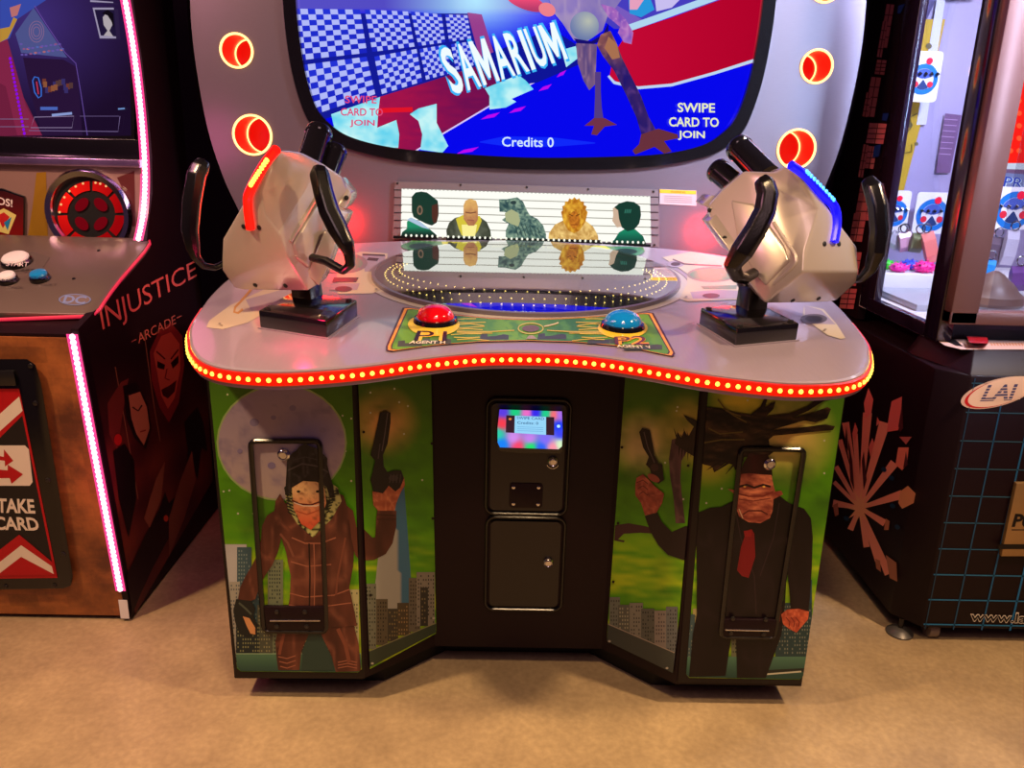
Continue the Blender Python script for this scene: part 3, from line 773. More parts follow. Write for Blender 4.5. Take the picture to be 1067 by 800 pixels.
towers(a, [(234, 257, 567, 690, (168, 170, 172), None), (247, 262, 570, 690, (54, 82, 92), (110, 130, 130)), (262, 272, 600, 690, (38, 66, 76), (90, 110, 100)), (239, 250, 606, 690, (150, 150, 140), (80, 90, 96)), (279, 295, 583, 690, (104, 116, 92), (40, 52, 50)), (362, 374, 614, 690, (166, 164, 120), (70, 80, 60)), (268, 284, 630, 690, (70, 76, 64), (130, 130, 96)), (350, 366, 640, 690, (40, 56, 56), (120, 120, 80)), (296, 350, 652, 690, (50, 54, 46), (150, 146, 100)), (246, 270, 650, 690, (26, 40, 44), (120, 126, 90))])
a.P([(246, 681), (376, 681), (376.5, 696), (373, 700), (251, 699), (247, 695)], lambda x, y: mixc((74, 116, 90), (40, 74, 66), (y-681)/18))
a.L([(246, 681), (376, 681)], 1, (130, 160, 130))
a.lift(.0004)
BR, BD, BH = (92, 50, 38), (48, 24, 22), (150, 92, 72)
# legs
a.P([(291, 652), (338, 652), (368, 648), (374, 672), (376, 699), (350, 700), (344, 680), (334, 660), (322, 660), (314, 678), (312, 698), (290, 698), (288, 684), (287, 668)], leather((44, 22, 20), (96, 52, 40), (158, 98, 76), .075, .04))
for k in range(3): a.L([(290+k, 684+k*5), (299, 686+k*5), (308, 683+k*5)], 1.1, BH); a.L([(352, 690+k*3), (362, 688+k*3), (372, 690+k*3)], 1, BH)
a.L([(296, 660), (293, 672), (291, 682)], 3, (120, 66, 50)); a.L([(352, 655), (360, 672), (364, 690)], 4, (118, 66, 50))
a.P([(322, 660), (334, 660), (346, 685), (348, 698), (314, 698), (315, 678)], (40, 62, 56))
# near arm and hand
a.P([(286, 532), (278, 537), (273, 548), (272, 562), (268, 578), (262, 590), (256, 600), (250, 612), (248, 624), (258, 628), (266, 624), (270, 612), (276, 600), (284, 588), (290, 574), (294, 556)], leather((44, 22, 20), (96, 52, 40), (158, 98, 76), .075, .04))
a.P([(246, 624), (262, 626), (266, 634), (264, 642), (268, 650), (266, 660), (258, 664), (250, 660), (245, 648), (243, 636)], (22, 28, 30))
a.L([(249, 628), (256, 634), (262, 640)], 2, (70, 80, 70)); a.P([(253, 642), (260, 644), (266, 654), (266, 661), (261, 660), (257, 652)], (196, 140, 92))
# torso
a.P([(286, 530), (300, 523), (345, 519), (362, 527), (368, 534), (370, 560), (368, 590), (364, 612), (370, 640), (372, 652), (298, 656), (299, 640), (302, 622), (303, 600), (298, 575), (292, 556), (284, 545)], leather((44, 22, 20), (96, 52, 40), (158, 98, 76), .075, .04))
for pts in ([(304, 560), (318, 566), (334, 566), (350, 560)], [(303, 585), (320, 590), (345, 588)], [(302, 618), (318, 622), (348, 620), (364, 614)], [(301, 630), (320, 634), (366, 628)]): a.L(pts, 1.2, BH)
a.L([(322, 566), (323, 600), (322, 650)], 1.6, (30, 16, 16)); a.L([(327, 566), (328, 600), (327, 650)], 1, BH)
a.L([(292, 556), (300, 566), (306, 580)], 2.4, (116, 70, 56)); a.L([(360, 560), (352, 600), (350, 620)], 2.2, (110, 62, 48))
# hood
a.P([(292, 514), (287, 522), (286, 532), (292, 542), (304, 552), (318, 563), (325, 563), (340, 554), (356, 540), (362, 528), (358, 516), (348, 512), (338, 540), (325, 556), (312, 548), (300, 530)], leather((44, 22, 20), (96, 52, 40), (158, 98, 76), .075, .04))
# neck + face of a scaly alien in a knit cap
a.P([(296, 508), (303, 500), (340, 500), (352, 508), (356, 522), (346, 540), (326, 560), (310, 546), (300, 530)], lambda x, y: (26, 34, 24) if fb(x*.35, y*.4) > .52 else (176, 178, 110))
for k in range(8): a.L([(297+k*.4, 512+k*3), (303+k*.6, 513+k*3.4)], 1.3, (30, 40, 30)); a.L([(343-k*.5, 512+k*3.2), (352-k*1.2, 511+k*3)], 1.3, (30, 40, 30))
a.P([(304, 506), (316, 500), (330, 501), (338, 508), (340, 524), (334, 542), (324, 552), (314, 546), (306, 530)], lambda x, y: mixc(mixc((232, 192, 130), (196, 84, 54), (y-512)/34), (120, 70, 44), max(0, fb(x*.22, y*.3)-.5)*2))
a.L([(304, 521), (312, 525), (324, 526), (338, 521)], 1.6, (90, 30, 24)); a.L([(306, 523.5), (316, 527), (330, 527), (338, 523)], 1, (226, 214, 190))
a.L([(308, 532), (320, 536), (333, 531)], 1.1, (170, 80, 50)); a.E(311, 512, 2, 1.3, (30, 20, 14)); a.E(331, 512, 2, 1.3, (30, 20, 14))
a.P([(298, 500), (299, 480), (304, 472), (308, 470), (312, 465), (318, 462), (324, 465), (328, 466), (334, 470), (341, 477), (341, 484), (343, 492), (347, 505), (349, 518), (344, 519), (340, 507), (330, 502), (316, 501), (304, 508), (300, 518), (297, 515)], leather((10, 10, 12), (34, 32, 34), (90, 86, 86), .22, .12))
a.L([(300, 490), (315, 483), (332, 486), (342, 492)], 1.6, (70, 66, 66)); a.L([(302, 480), (318, 476), (336, 480)], 1.2, (54, 50, 52))
# far arm up to panel edge
a.P([(362, 527), (368, 532), (374, 560), (375, 584), (370, 578), (366, 560)], BR)
a.build('artwork_panel', MT['print'], mach)['label'] = 'green printed panel with moon and figure in brown leather coat'

# left inner panel
a = Art(P_IL, .003, .00008)
a.lift(.0004); a.clip = [(373, 393), (449, 381), (454.5, 655), (454, 660), (385.5, 697)]
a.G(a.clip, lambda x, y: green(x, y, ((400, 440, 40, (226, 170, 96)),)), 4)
stars(a, [(386, 409), (399, 393), (411, 405), (416, 419), (425, 423), (421, 452), (386, 430), (440, 500)])
a.P([(396, 560), (406, 520), (412, 507), (421, 505), (428, 600), (428, 650), (384, 660), (392, 600)], lambda x, y: mixc((158, 160, 150), (60, 110, 140), 1 if x > 410+(y-510)*.07 else 0))
towers(a, [(378, 392, 608, 676, (110, 116, 100), (50, 56, 50)), (392, 404, 624, 672, (90, 84, 66), (40, 40, 36)), (404, 415, 634, 668, (60, 58, 50), (120, 110, 70)), (414, 428, 628, 662, (74, 66, 50), (140, 120, 80)), (426, 438, 602, 658, (100, 96, 84), (50, 46, 40)), (434, 453, 596, 652, (128, 124, 112), (60, 60, 56)), (438, 446, 612, 652, (50, 50, 46), (120, 110, 80))])
a.P([(383, 679), (454.3, 649), (454, 659), (385, 695)], (52, 66, 52)); a.L([(383, 679), (454.3, 649)], 1, (130, 130, 96))
a.lift(.0004)
a.P([(370, 543), (380, 552), (388, 560), (391, 560), (392, 540), (393, 532), (413, 532), (413, 548), (409, 566), (402, 577), (390, 583), (378, 584), (374, 580)], leather((44, 22, 20), (96, 52, 40), (158, 98, 76), .075, .04))
a.L([(393, 536), (412, 537)], 1, BD); a.L([(393, 541), (413, 541)], 1, BD)
a.P([(388, 512), (394, 508), (404, 506), (416, 494), (421, 497), (422, 505), (417, 514), (413, 524), (411, 532), (394, 532), (389, 526)], leather((120, 50, 34), (196, 112, 74), (232, 160, 110), .2, .2))
a.P([(391, 480), (386, 500), (389, 512), (399, 514), (405, 506), (412, 512), (417, 508), (421, 498), (418, 490), (410, 490), (404, 492), (400, 486), (399, 474), (404, 462), (407, 440), (407, 430), (403, 428), (396, 430), (393, 444), (389, 462), (386, 474)], (26, 24, 26))
a.L([(404, 430), (401, 452), (398, 470)], 1, (96, 84, 84)); a.L([(396, 462), (394, 478)], 1, (80, 70, 72)); a.E(410, 498, 5, 3, (60, 54, 54))
for k in range(4): a.L([(407+k*3.5, 494), (406+k*3.5, 503)], 1, (70, 62, 60))
for x, y in ((377, 397), (446, 384), (379, 450), (450, 462), (451, 540), (386, 620)): a.E(x, y, 1.5, 1.5, (20, 14, 16), 0, 10)
for x, y in ((388, 691), (449, 664), (452, 644)): a.E(x, y, 1.5, 1.2, (180, 176, 160), 0, 10)
a.build('artwork_panel', MT['print'], mach)['label'] = 'angled green printed panel with raised pistol and skyline'

# right inner panel
a = Art(P_IR, .003, .00008)
a.lift(.0004)
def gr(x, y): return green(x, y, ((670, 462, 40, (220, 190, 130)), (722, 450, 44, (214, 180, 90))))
a.clip = [(652, 386), (729, 404), (708, 641), (701, 701), (632.5, 668), (633, 655)]; a.G(a.clip, gr, 4)
stars(a, [(706, 424), (705, 428), (693, 482), (712, 520), (646, 440)])
a.P([(641, 547), (655, 545), (672, 548), (682, 551), (682, 556), (668, 555), (650, 556), (644, 562), (651, 563), (650, 565), (640, 563)], (60, 34, 40))
a.P([(700, 458), (707, 456), (722, 458), (716, 470), (710, 480), (709, 500), (711, 520), (714, 545), (704, 545), (702, 520), (698, 495), (697, 478)], leather((40, 28, 34), (92, 64, 66), (130, 100, 90), .15, .08))
a.P([(703, 462), (706, 450), (710, 456), (713, 448), (717, 455), (722, 446), (726, 440), (724, 476), (714, 470), (708, 466)], (40, 28, 26))
for k in range(6): a.L([(708+k*3, 466), (707+k*3.2, 476+(k % 2)*4)], [1.8, .2], (30, 24, 24)); a.L([(706+k*3, 458), (702+k*3.4, 446+(k % 3)*3)], [1.8, .2], (34, 28, 26))
a.P([(712, 432), (722, 436), (728, 440), (727, 448), (716, 438)], (34, 30, 26))
towers(a, [(635, 646, 622, 676, (104, 110, 104), (60, 64, 60)), (644, 656, 630, 680, (86, 90, 84), (150, 150, 130)), (656, 670, 628, 684, (120, 120, 112), (60, 60, 60)), (668, 682, 634, 688, (84, 88, 84), (40, 44, 44)), (682, 696, 636, 694, (130, 124, 120), (70, 64, 70)), (694, 706, 632, 698, (100, 106, 110), (50, 52, 60))])
a.P([(633.5, 650), (703, 680), (701, 701), (632.5, 668)], (60, 66, 64)); a.L([(633.5, 650), (703, 680)], 1, (150, 140, 130))
a.lift(.0004)
a.P([(672, 538), (684, 532), (690, 544), (700, 554), (714, 548), (720, 548), (717, 585), (708, 582), (696, 578), (686, 568), (678, 554)], (30, 20, 24))
a.P([(662, 506), (663, 498), (670, 494), (676, 500), (684, 508), (692, 514), (690, 524), (684, 534), (672, 537), (668, 524), (662, 516)], leather((96, 38, 34), (176, 88, 64), (214, 130, 96), .2, .2))
for k in range(3): a.L([(663+k*1.5, 503+k*6), (670, 500+k*6), (675, 504+k*6)], 1, (100, 44, 40))
a.P([(666, 450), (669, 446), (677, 448), (680, 462), (682, 474), (686, 482), (690, 484), (692, 500), (686, 504), (680, 498), (677, 488), (673, 484), (676, 476), (670, 466)], (28, 22, 24)); a.L([(671, 450), (675, 466), (682, 482)], 1, (88, 76, 74)); a.E(682, 487, 4, 4, (60, 40, 40)); a.E(681, 498, 7, 3.5, (150, 76, 60), .5)
for x, y in ((655, 391), (725, 405), (648, 466), (717, 485), (644, 545), (639, 606)): a.E(x, y, 1.5, 1.5, (20, 14, 16), 0, 10)
for x, y in ((635, 668), (695, 696)): a.E(x, y, 1.5, 1.2, (170, 166, 156), 0, 10)
a.build('artwork_panel', MT['print'], mach)['label'] = 'angled green printed panel with hand holding a revolver'

# right outer panel
a = Art(P_F, .004, .00008)
a.P([(733, 400), (883, 400), (835, 713), (706, 711)], (22, 14, 16))
a.lift(.0006)
oR = [(743, 403), (878, 403), (881, 407), (837, 704), (833, 708), (718, 706), (715, 702), (738, 408)]
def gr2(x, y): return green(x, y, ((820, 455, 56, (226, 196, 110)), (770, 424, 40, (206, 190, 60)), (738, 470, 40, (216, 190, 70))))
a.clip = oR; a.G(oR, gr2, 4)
stars(a, [(779, 417), (831, 411), (878, 408), (859, 459), (859, 493), (752, 509), (736, 524)])
towers(a, [(722, 732, 634, 690, (160, 150, 100), (80, 80, 60)), (716, 724, 640, 690, (60, 84, 90), (110, 120, 110)), (836, 846, 604, 680, (40, 70, 90), None), (808, 846, 628, 684, (38, 62, 66), (110, 120, 110)), (762, 770, 655, 690, (100, 104, 80), (40, 50, 40))])
a.P([(716, 684), (842, 684), (837, 704), (833, 707.5), (718, 705.5), (715, 702)], lambda x, y: mixc((76, 118, 96), (38, 70, 62), (y-684)/20))
a.P([(797, 698), (838, 696), (838, 700), (797, 703)], (34, 40, 34)); a.L([(797, 702.5), (835, 699.5)], 1.6, (190, 190, 170))
a.lift(.0004)
SU, SU2 = (18, 10, 15), (44, 30, 36)
# suited body
a.P([(726, 600), (725, 545), (727, 534), (740, 529), (752, 528), (765, 521), (772, 516), (812, 516), (822, 524), (838, 530), (845, 540), (847, 560), (846, 590), (844, 622), (842, 640), (824, 636), (822, 610), (820, 592), (818, 630), (816, 650), (814, 662), (798, 706), (768, 706), (767, 664), (762, 664), (756, 704), (718, 705), (722, 660), (726, 640)], leather((12, 6, 10), (20, 11, 16), (38, 26, 32), .05, .03))
a.L([(765, 524), (772, 560), (786, 600), (788, 640)], 1, SU2); a.L([(812, 524), (806, 560), (792, 600)], 1, SU2); a.L([(820, 560), (819, 600)], 1, (60, 46, 50))
a.P([(778, 553), (783, 551), (786, 556), (787, 580), (780, 602), (773, 600), (768, 594), (772, 570)], (112, 16, 24)); a.P([(775, 553), (784, 552), (783, 559), (776, 559)], (130, 22, 28))
# fist
a.P([(814, 640), (820, 635), (832, 634), (843, 637), (842, 645), (836, 652), (830, 659), (822, 655), (816, 650)], leather((120, 40, 30), (204, 96, 64), (240, 150, 110), .25, .25))
for k in range(3): a.L([(819+k*5, 643), (823+k*5, 648), (822+k*5, 653)], 1, (110, 36, 30))
# tall flowering plume behind the head
a.P([(706, 438), (716, 432), (724, 426), (738, 424), (752, 426), (768, 430), (782, 432), (792, 424), (798, 412), (799, 401), (801, 412), (797, 424), (808, 418), (806, 426), (798, 434), (812, 432), (822, 431), (840, 424), (856, 412), (868, 408), (868, 414), (858, 418), (842, 428), (824, 436), (846, 430), (862, 424), (866, 426), (862, 436), (850, 440), (838, 438), (804, 448), (830, 446), (860, 442), (870, 444), (868, 448), (856, 449), (806, 454), (801, 458), (802, 464), (812, 466), (802, 474), (798, 476), (776, 476), (766, 490), (764, 484), (756, 482), (744, 492), (742, 486), (734, 484), (724, 480), (714, 480), (720, 470), (708, 466), (716, 458), (704, 452), (716, 446)], lambda x, y: mixc((14, 8, 10), (92, 66, 44), fb(x*.04, y*.3-x*.05)*2.4-1.05))
for p in ([(748, 416), (757, 428), (772, 434)], [(754, 425), (765, 433), (778, 440)], [(738, 446), (750, 452), (774, 450)], [(730, 462), (752, 458), (776, 458)]): a.L(p, 1.5, (96, 84, 40))
for p, e in (((770, 478), (756, 494)), ((762, 480), (744, 492)), ((752, 480), (736, 490)), ((774, 478), (768, 494)), ((730, 478), (722, 484))): a.L([p, e], [3, .3], (28, 18, 18))
# fez and wrinkled head
a.P([(770, 496), (774, 484), (780, 474), (800, 473), (804, 484), (805, 496)], lambda x, y: mixc((60, 16, 22), (30, 10, 14), abs(x-786)/18)); a.E(783, 474, 3, 2, (60, 30, 30))
def face(x, y): return mixc((226, 138, 98), (128, 54, 44), fb(x*.1, y*.32+abs(x-787)*.04)*2.3-.65)
a.P([(771, 494), (780, 493), (804, 495), (806, 506), (808, 512), (814, 511), (816, 515), (806, 520), (805, 532), (802, 540), (792, 545), (780, 544), (770, 538), (767, 528), (767, 516), (758, 509), (768, 511), (769, 502)], face)
a.L([(770, 507), (778, 505), (786, 508), (795, 505), (803, 507)], 2.4, (50, 20, 18)); a.L([(768, 514), (780, 517), (795, 517), (806, 512)], 1.4, (120, 44, 34)); a.L([(770, 520), (785, 522), (803, 519)], 1, (120, 50, 40))
a.L([(774, 536), (780, 532), (793, 532), (800, 536)], 1.5, (90, 36, 30)); a.L([(770, 530), (774, 540)], .8, (214, 190, 150)); a.E(776, 507, 1.4, 1, (250, 200, 90)); a.E(796, 507, 1.4, 1, (250, 200, 90))
a.build('artwork_panel', MT['print'], mach)['label'] = 'green printed panel with suited figure in fez and red tie'

# ---- hatches: raised black rounded trims with a lip and a lock
def trim(pts, name, r=.0075):
    P = [P_F.at(*p) + Vector((0, -.010, 0)) for p in pts]
    return MB().tube(P, r, 8, closed=True).build(name, MT['black_plastic'], mach, smooth=True)
def rq(tl, tr, br, bl, k=.06):
    q = [Vector(p) for p in (tl, tr, br, bl)]; o = []
    for i in range(4):
        p, a_, b_ = q[i], q[i-1], q[(i+1) % 4]; d = 6
        u = (a_-p).normalized()*d; w = (b_-p).normalized()*d
        for t in (0, .33, .66, 1): o.append(tuple(p+u*(1-t)**2+w*t**2))
    return o
hL = trim(rq((262, 458), (334, 458), (341, 656), (276, 655)), 'hatch')
hR = trim(rq((771, 466), (837, 467), (806, 662), (750, 661)), 'hatch')
for h, q, sc_, lx, ly in ((hL, [(276, 629), (339, 629), (341, 654), (279, 654)], ((290, 634), (319, 634), (290, 649), (321, 649)), 296.5, 472.5), (hR, [(752, 642), (810, 643), (805, 661), (750, 660)], ((762, 641), (796, 642), (760, 656), (794, 657)), 801, 482)):
    P = [P_F.at(*p) for p in q]; D = Vector((0, -.016, 0))
    MB().prism([p for p in P], [p+D for p in P]).build('hatch_lip', MT['black'], h, bevel=.003)
    l0, l1 = P_F.at(q[3][0]+4, (q[0][1]+q[3][1])/2+1.5), P_F.at(q[2][0]-6, (q[1][1]+q[2][1])/2+1.5)
    MB().tube([l0+D*1.1, l1+D*1.1], .0022, 6).build('lip_seam', MT['chrome'], h, smooth=True)
    for x, y in sc_:
        c = P_F.at(x, y) + Vector((0, -.016, 0)); MB().lathe(c, (0, -1, 0), [(.007, 0), (.006, .004), (.002, .005)], 14).build('screw', MT['screw'], h, smooth=True)
    c = P_F.at(lx, ly)
    MB().lathe(c, (0, -1, 0), [(.017, .004), (.017, .012), (.013, .016), (.011, .014), (.009, .017)], 24).build('lock', MT['chrome'], h, smooth=True, angle=.5)

# ---- black centre with two coin doors and the card reader
def door(x0, z0, x1, z1, name):
    o = rrect(x0, z0, x1, z1, .022); i_ = rrect(x0+.012, z0+.012, x1-.012, z1-.012, .016)
    d = MB().prism([(x, .17, z) for x, z in i_], [(x, .162, z) for x, z in i_]).build(name, pbr(name+'_face', (17, 12, 16), .35), mach)
    MB().tube([(x, .164, z) for x, z in rrect(x0, z0, x1, z1, .026)], .0052, 8, closed=True).build('door_trim', MT['black_plastic'], d, smooth=True)
    return d
d1 = door(-.112, .552, .130, .915, 'coin_door'); d2 = door(-.108, .222, .130, .540, 'cash_door')
def lock(x, z, par): MB().lathe((x, .163, z), (0, -1, 0), [(.0155, 0), (.0155, .008), (.012, .012), (.009, .010), (.008, .013), (.002, .013)], 24).build('lock', MT['chrome'], par, smooth=True, angle=.5)
lock(.084, .727, d1); lock(.083, .393, d2)
MB().tube([(.084-.018*cos(t), .160, .722-.018*sin(t)) for t in [i*pi/8 for i in range(1, 8)]], .0015, 6).build('lock_guard', MT['chrome'], d1)
MB().prism([(x, .162, z) for x, z in rrect(-.042, .575, .058, .655, .01)], [(x, .159, z) for x, z in rrect(-.042, .575, .058, .655, .01)]).build('cover_plate', MT['black'], d1, bevel=.001)
for x, z in ((-.03, .642), (.045, .643), (-.029, .588), (.045, .588)):
    MB().lathe((x, .159, z), (0, -1, 0), [(.0055, 0), (.005, .003), (.001, .004)], 12).build('bolt', MT['chrome'], d1, smooth=True)
pc = P_C.at
rd = [(520, 425.5), (586, 428), (587, 448), (586, 466), (583, 469), (540, 468.5), (521, 466.5), (518, 462), (517.5, 445)]
rp = [pc(*p) for p in rd]
reader = MB().prism([p+Vector((0, -.004, 0)) for p in rp], [p+Vector((0, -.028, 0)) for p in rp]).build('card_reader', MT['black_plastic'], mach, bevel=.003)
reader['label'] = 'card reader glowing in rainbow colours around a small screen'
a = Art(Plane((0, .142, 0), (0, -1, 0)), .0006, .00015)
BL = [(524, 429, (90, 60, 230)), (537, 429, (20, 210, 130)), (549, 430, (240, 110, 200)), (558, 430, (50, 40, 240)), (569, 431, (20, 210, 140)), (577, 432, (250, 110, 120)), (584, 432, (170, 110, 240)), (523, 441, (250, 60, 80)), (519, 452, (40, 210, 170)), (523, 463, (10, 130, 250)), (540, 465, (250, 70, 110)), (553, 466, (20, 230, 110)), (564, 466, (40, 100, 250)), (576, 466, (255, 150, 170)), (584, 463, (220, 250, 200)), (582, 444, (20, 60, 250)), (584, 452, (60, 70, 250)), (535, 456, (210, 140, 240)), (552, 457, (200, 130, 240)), (568, 458, (130, 110, 250)), (550, 444, (150, 100, 220))]
def rb(x, y):
    w_ = [1/(((x-a_)**2+(y-b_)**2)**1.6+2) for a_, b_, c_ in BL]; t = sum(w_)
    return tuple(sum(w_[i]*BL[i][2][k] for i in range(len(BL)))/t for k in range(3))
a.G([(520.5, 426.5), (585.5, 428.5), (586.3, 448), (585.5, 465), (582, 468), (521, 466), (518.5, 461), (518.5, 445)], rb, 2.2)
a.P([(527.5, 432.5), (577.5, 434.5), (577.5, 453.5), (527, 450.5)], (50, 24, 40))
a.P([(536.5, 433), (569, 434.2), (569, 453), (536, 451)], (150, 214, 250)); a.E(531.5, 436.5, 1.6, 1.2, (230, 130, 60))
a.T('SWIPE CARD', [(538.5, 433.8), (567, 434.8), (567, 437.6), (538.5, 436.6)], (50, 90, 140), .01); a.T('Credits: 0', [(539, 438.8), (561, 439.6), (561, 442.4), (539, 441.6)], (50, 90, 140), .01)
for k in range(3): a.L([(539, 444.5+k*2), (566, 445.5+k*2)], .5, (110, 170, 220))
a.E(582, 444, 1.8, 1.6, (190, 240, 255))
a.build('reader_display', MT['screen'], reader)

# ================================================================== LIGHT GUNS
def gun(label, side, H, shroud, panels, led, ledm, barrels, handles, bolts, box, post, dots):
    """H: corner points (px, py, distance y) of the shell as measured; the back is closed at depth"""
    pA, pB, pC = [P_T.at(*p) for p in box]
    pD = pA + pC - pB; cen = (pA+pC)/2
    g = thing('mounted_light_gun', label, 'arcade gun', cen, 'mounted guns of the arcade machine')
    n = P_T.n; sh_ = .048
    bx = [pA, pB, pC, pD]; ins = [c + (cen-c)*.06 for c in bx]
    b = MB().prism([p+n*.001 for p in bx], [p+n*sh_ for p in bx]).build('gun_base', MT['black_gloss'], g, bevel=.004)
    MB().prism([p+(p-cen)*.05+n*.0008 for p in bx], [p+(p-cen)*.05+n*.003 for p in bx]).build('base_gasket', MT['deck'], b)
    for p in ins:
        q = p + (cen-p)*.12 + n*sh_; MB().lathe(q, n, [(.008, 0), (.0075, .004), (.003, .005)], 14).build('bolt', MT['hole'], b, smooth=True)
    at3 = lambda p: aty(*p)
    t0 = cen + n*sh_; t1 = at3(post[0]); R = .032
    u = (pB-pA).normalized(); w = n.cross(u).normalized()
    def sq(c, r, k=1): return [c+u*r+w*r*k, c-u*r+w*r*k, c-u*r-w*r*k, c+u*r-w*r*k]
    tb = at3(post[1])
    MB().prism(sq(tb, R), sq(t1, R*.95)).build('mounting_post', MT['black_plastic'], g, bevel=.005)
    MB().ball(t1+Vector((0, .02, .01)), .045, 16).build('swivel', MT['black_gloss'], g, smooth=True)
    # H: measured corners; every facet is a true plane
    def pln(A, B_, C_): n_ = (B_-A).cross(C_-A).normalized(); return A, n_
    def on(pl_, q): d = ray(*q[:2]); return CAM + d*((pl_[0]-CAM).dot(pl_[1])/d.dot(pl_[1]))
    v14, v13, v17 = at3(H['v14']), at3(H['v13']), at3(H['far'])
    PS = pln(v14, v13, v17); v6 = on(PS, H['v6']); va = on(PS, H['a'])
    S_ = [v6, va] + [v17 if q == H['far'][:2] else on(PS, q) for q in H['S']] + [v13, v14]
    PR = pln(v6, v14, at3(H['rear'])); v18 = on(PR, H['v18'])
    RT_ = [on(PR, q) for q in H['RT']]          # ridge from v6 up, shared by rear face and top face
    R_ = [v6] + RT_ + [on(PR, q) for q in H['R']] + [v18, v14]
    PT = pln(v6, va, RT_[-1]); T_ = [v6] + RT_ + [on(PT, q) for q in H['T']] + [va]
    PL_ = pln(v14, v13, v18); L_ = [v14, v18] + [on(PL_, q) for q in H['L']] + [v13]
    vid = {}; VV = []
    def idx(v):
        k = (round(v.x, 5), round(v.y, 5), round(v.z, 5))
        if k not in vid: vid[k] = len(VV); VV.append(v)
        return vid[k]
    FF = [[idx(v) for v in f] for f in (S_, R_, T_, L_)]
    ec = {}
    for f in FF:
        for i_ in range(len(f)):
            e_ = (f[i_], f[(i_+1) % len(f)]); ec.setdefault(tuple(sorted(e_)), []).append(e_)
    bd = {}
    for k_, v_ in ec.items():
        if len(v_) == 1: bd.setdefault(v_[0][0], []).append(v_[0][1]); bd.setdefault(v_[0][1], []).append(v_[0][0])
    st = next(iter(bd)); loop = [st]; prv = None
    while True:
        nx_ = [q for q in bd[loop[-1]] if q != prv]
        prv = loop[-1]
        if nx_[0] == st or len(loop) > 60: break
        loop.append(nx_[0])
    cm = sum((VV[i_] for i_ in loop), Vector())/len(loop)
    ym = cm.y
    n0 = len(VV); m_ = len(loop)
    for i_ in loop:
        p = VV[i_]; VV.append(Vector((p.x+(cm.x-p.x)*.06, max(p.y, ym-.02)+.07, p.z+(cm.z-p.z)*.06)))
    for i_ in loop:
        p = VV[i_]; VV.append(Vector((p.x+(cm.x-p.x)*.35, max(p.y, ym)+.13, p.z+(cm.z-p.z)*.35)))
    for k_ in range(m_):
        k2 = (k_+1) % m_
        FF.append([loop[k_], loop[k2], n0+k2, n0+k_]); FF.append([n0+k_, n0+k2, n0+m_+k2, n0+m_+k_])
    FF.append([n0+m_+k_ for k_ in range(m_)])
    sm_ = MB(); sm_.add(VV, FF)
    shell = sm_.build('gun_shell', MT['gun'], g, bevel=.008, seg=4, angle=1.2)
    nS = PS[1] if PS[1].dot(CAM-v6) > 0 else -PS[1]
    for S in panels:
        P = [on(PS, q) for q in S]; c2 = sum(P, Vector())/len(P)
        hull('shell_panel', [p-nS*.004 for p in P] + [p+(c2-p)*.04+nS*.007 for p in P], MT['gun'], shell, .004)
    for S in H['ridges']:
        P = [on(PS, q)+nS*.001 for q in S]
        MB().tube(spline([tuple(p) for p in P], 4), .005, 8).build('shell_rib', MT['gun'], shell, smooth=True)
    for S in shroud:
        P = [at3(p) for p in S]; c2 = sum(P, Vector())/len(P)
        hull('side_bracket', P + [p + (c2-p)*.08 + Vector((0, .10, 0)) for p in P], MT['gun'], shell, .004)
    nR = PR[1] if PR[1].dot(CAM-v6) > 0 else -PR[1]
    L = [on(PR, p)+nR*.003 for p in led]
    sp_ = spline([tuple(p) for p in L], 5)
    ls = MB().tube(sp_, .0115, 10).build('led_bar', MT[ledm[0]], g, smooth=True)
    ds = MB()
    for p in spline([tuple(on(PR, p)+nR*.0125) for p in dots], 5): ds.ball(p, .0062, 8)
    ds.build('led_diode', MT[ledm[1]], ls, smooth=True)
    for b0, b1, r in barrels:
        A, B = at3(b0), at3(b1); ax = (B-A).normalized(); ln = (B-A).length
        bb = MB().lathe(A, ax, [(r, 0), (r, ln*.86), (r*1.06, ln*.88), (r*1.06, ln*.96), (r*.98, ln), (r*.8, ln), (r*.76, ln-.03)], 28).build('barrel', MT['black_gloss'], g, smooth=True, angle=.5)
    for h in handles:
        A = [at3(p[:3]) for p in h]; rad = [p[3] for p in h]
        MB().tube(A, [r_*1.05 for r_ in rad], 6, sq=.92).build('handle', MT['black_plastic'], g, bevel=.005, seg=2, angle=.25)
    for x, y, Y in bolts:
        c = None; bt = -1
        if Y < .05 or (x, y) in ((789.5, 299.5), (297.5, 297.5)):
            for pl_ in (PS, PR, PT, PL_):
                d = ray(x, y); nn = pl_[1] if pl_[1].dot(CAM-pl_[0]) > 0 else -pl_[1]
                t = (pl_[0]-CAM).dot(nn)/d.dot(nn)
                if t > bt: bt = t; c = CAM+d*t; dd = nn
        if c is None: c = at3((x, y, Y)); dd = (CAM-c).normalized()
        d = dd
        MB().lathe(c, d, [(.0065, -.02), (.0065, .0015), (.004, .0025)], 12).build('shell_bolt', MT['hole'], shell)
    return g

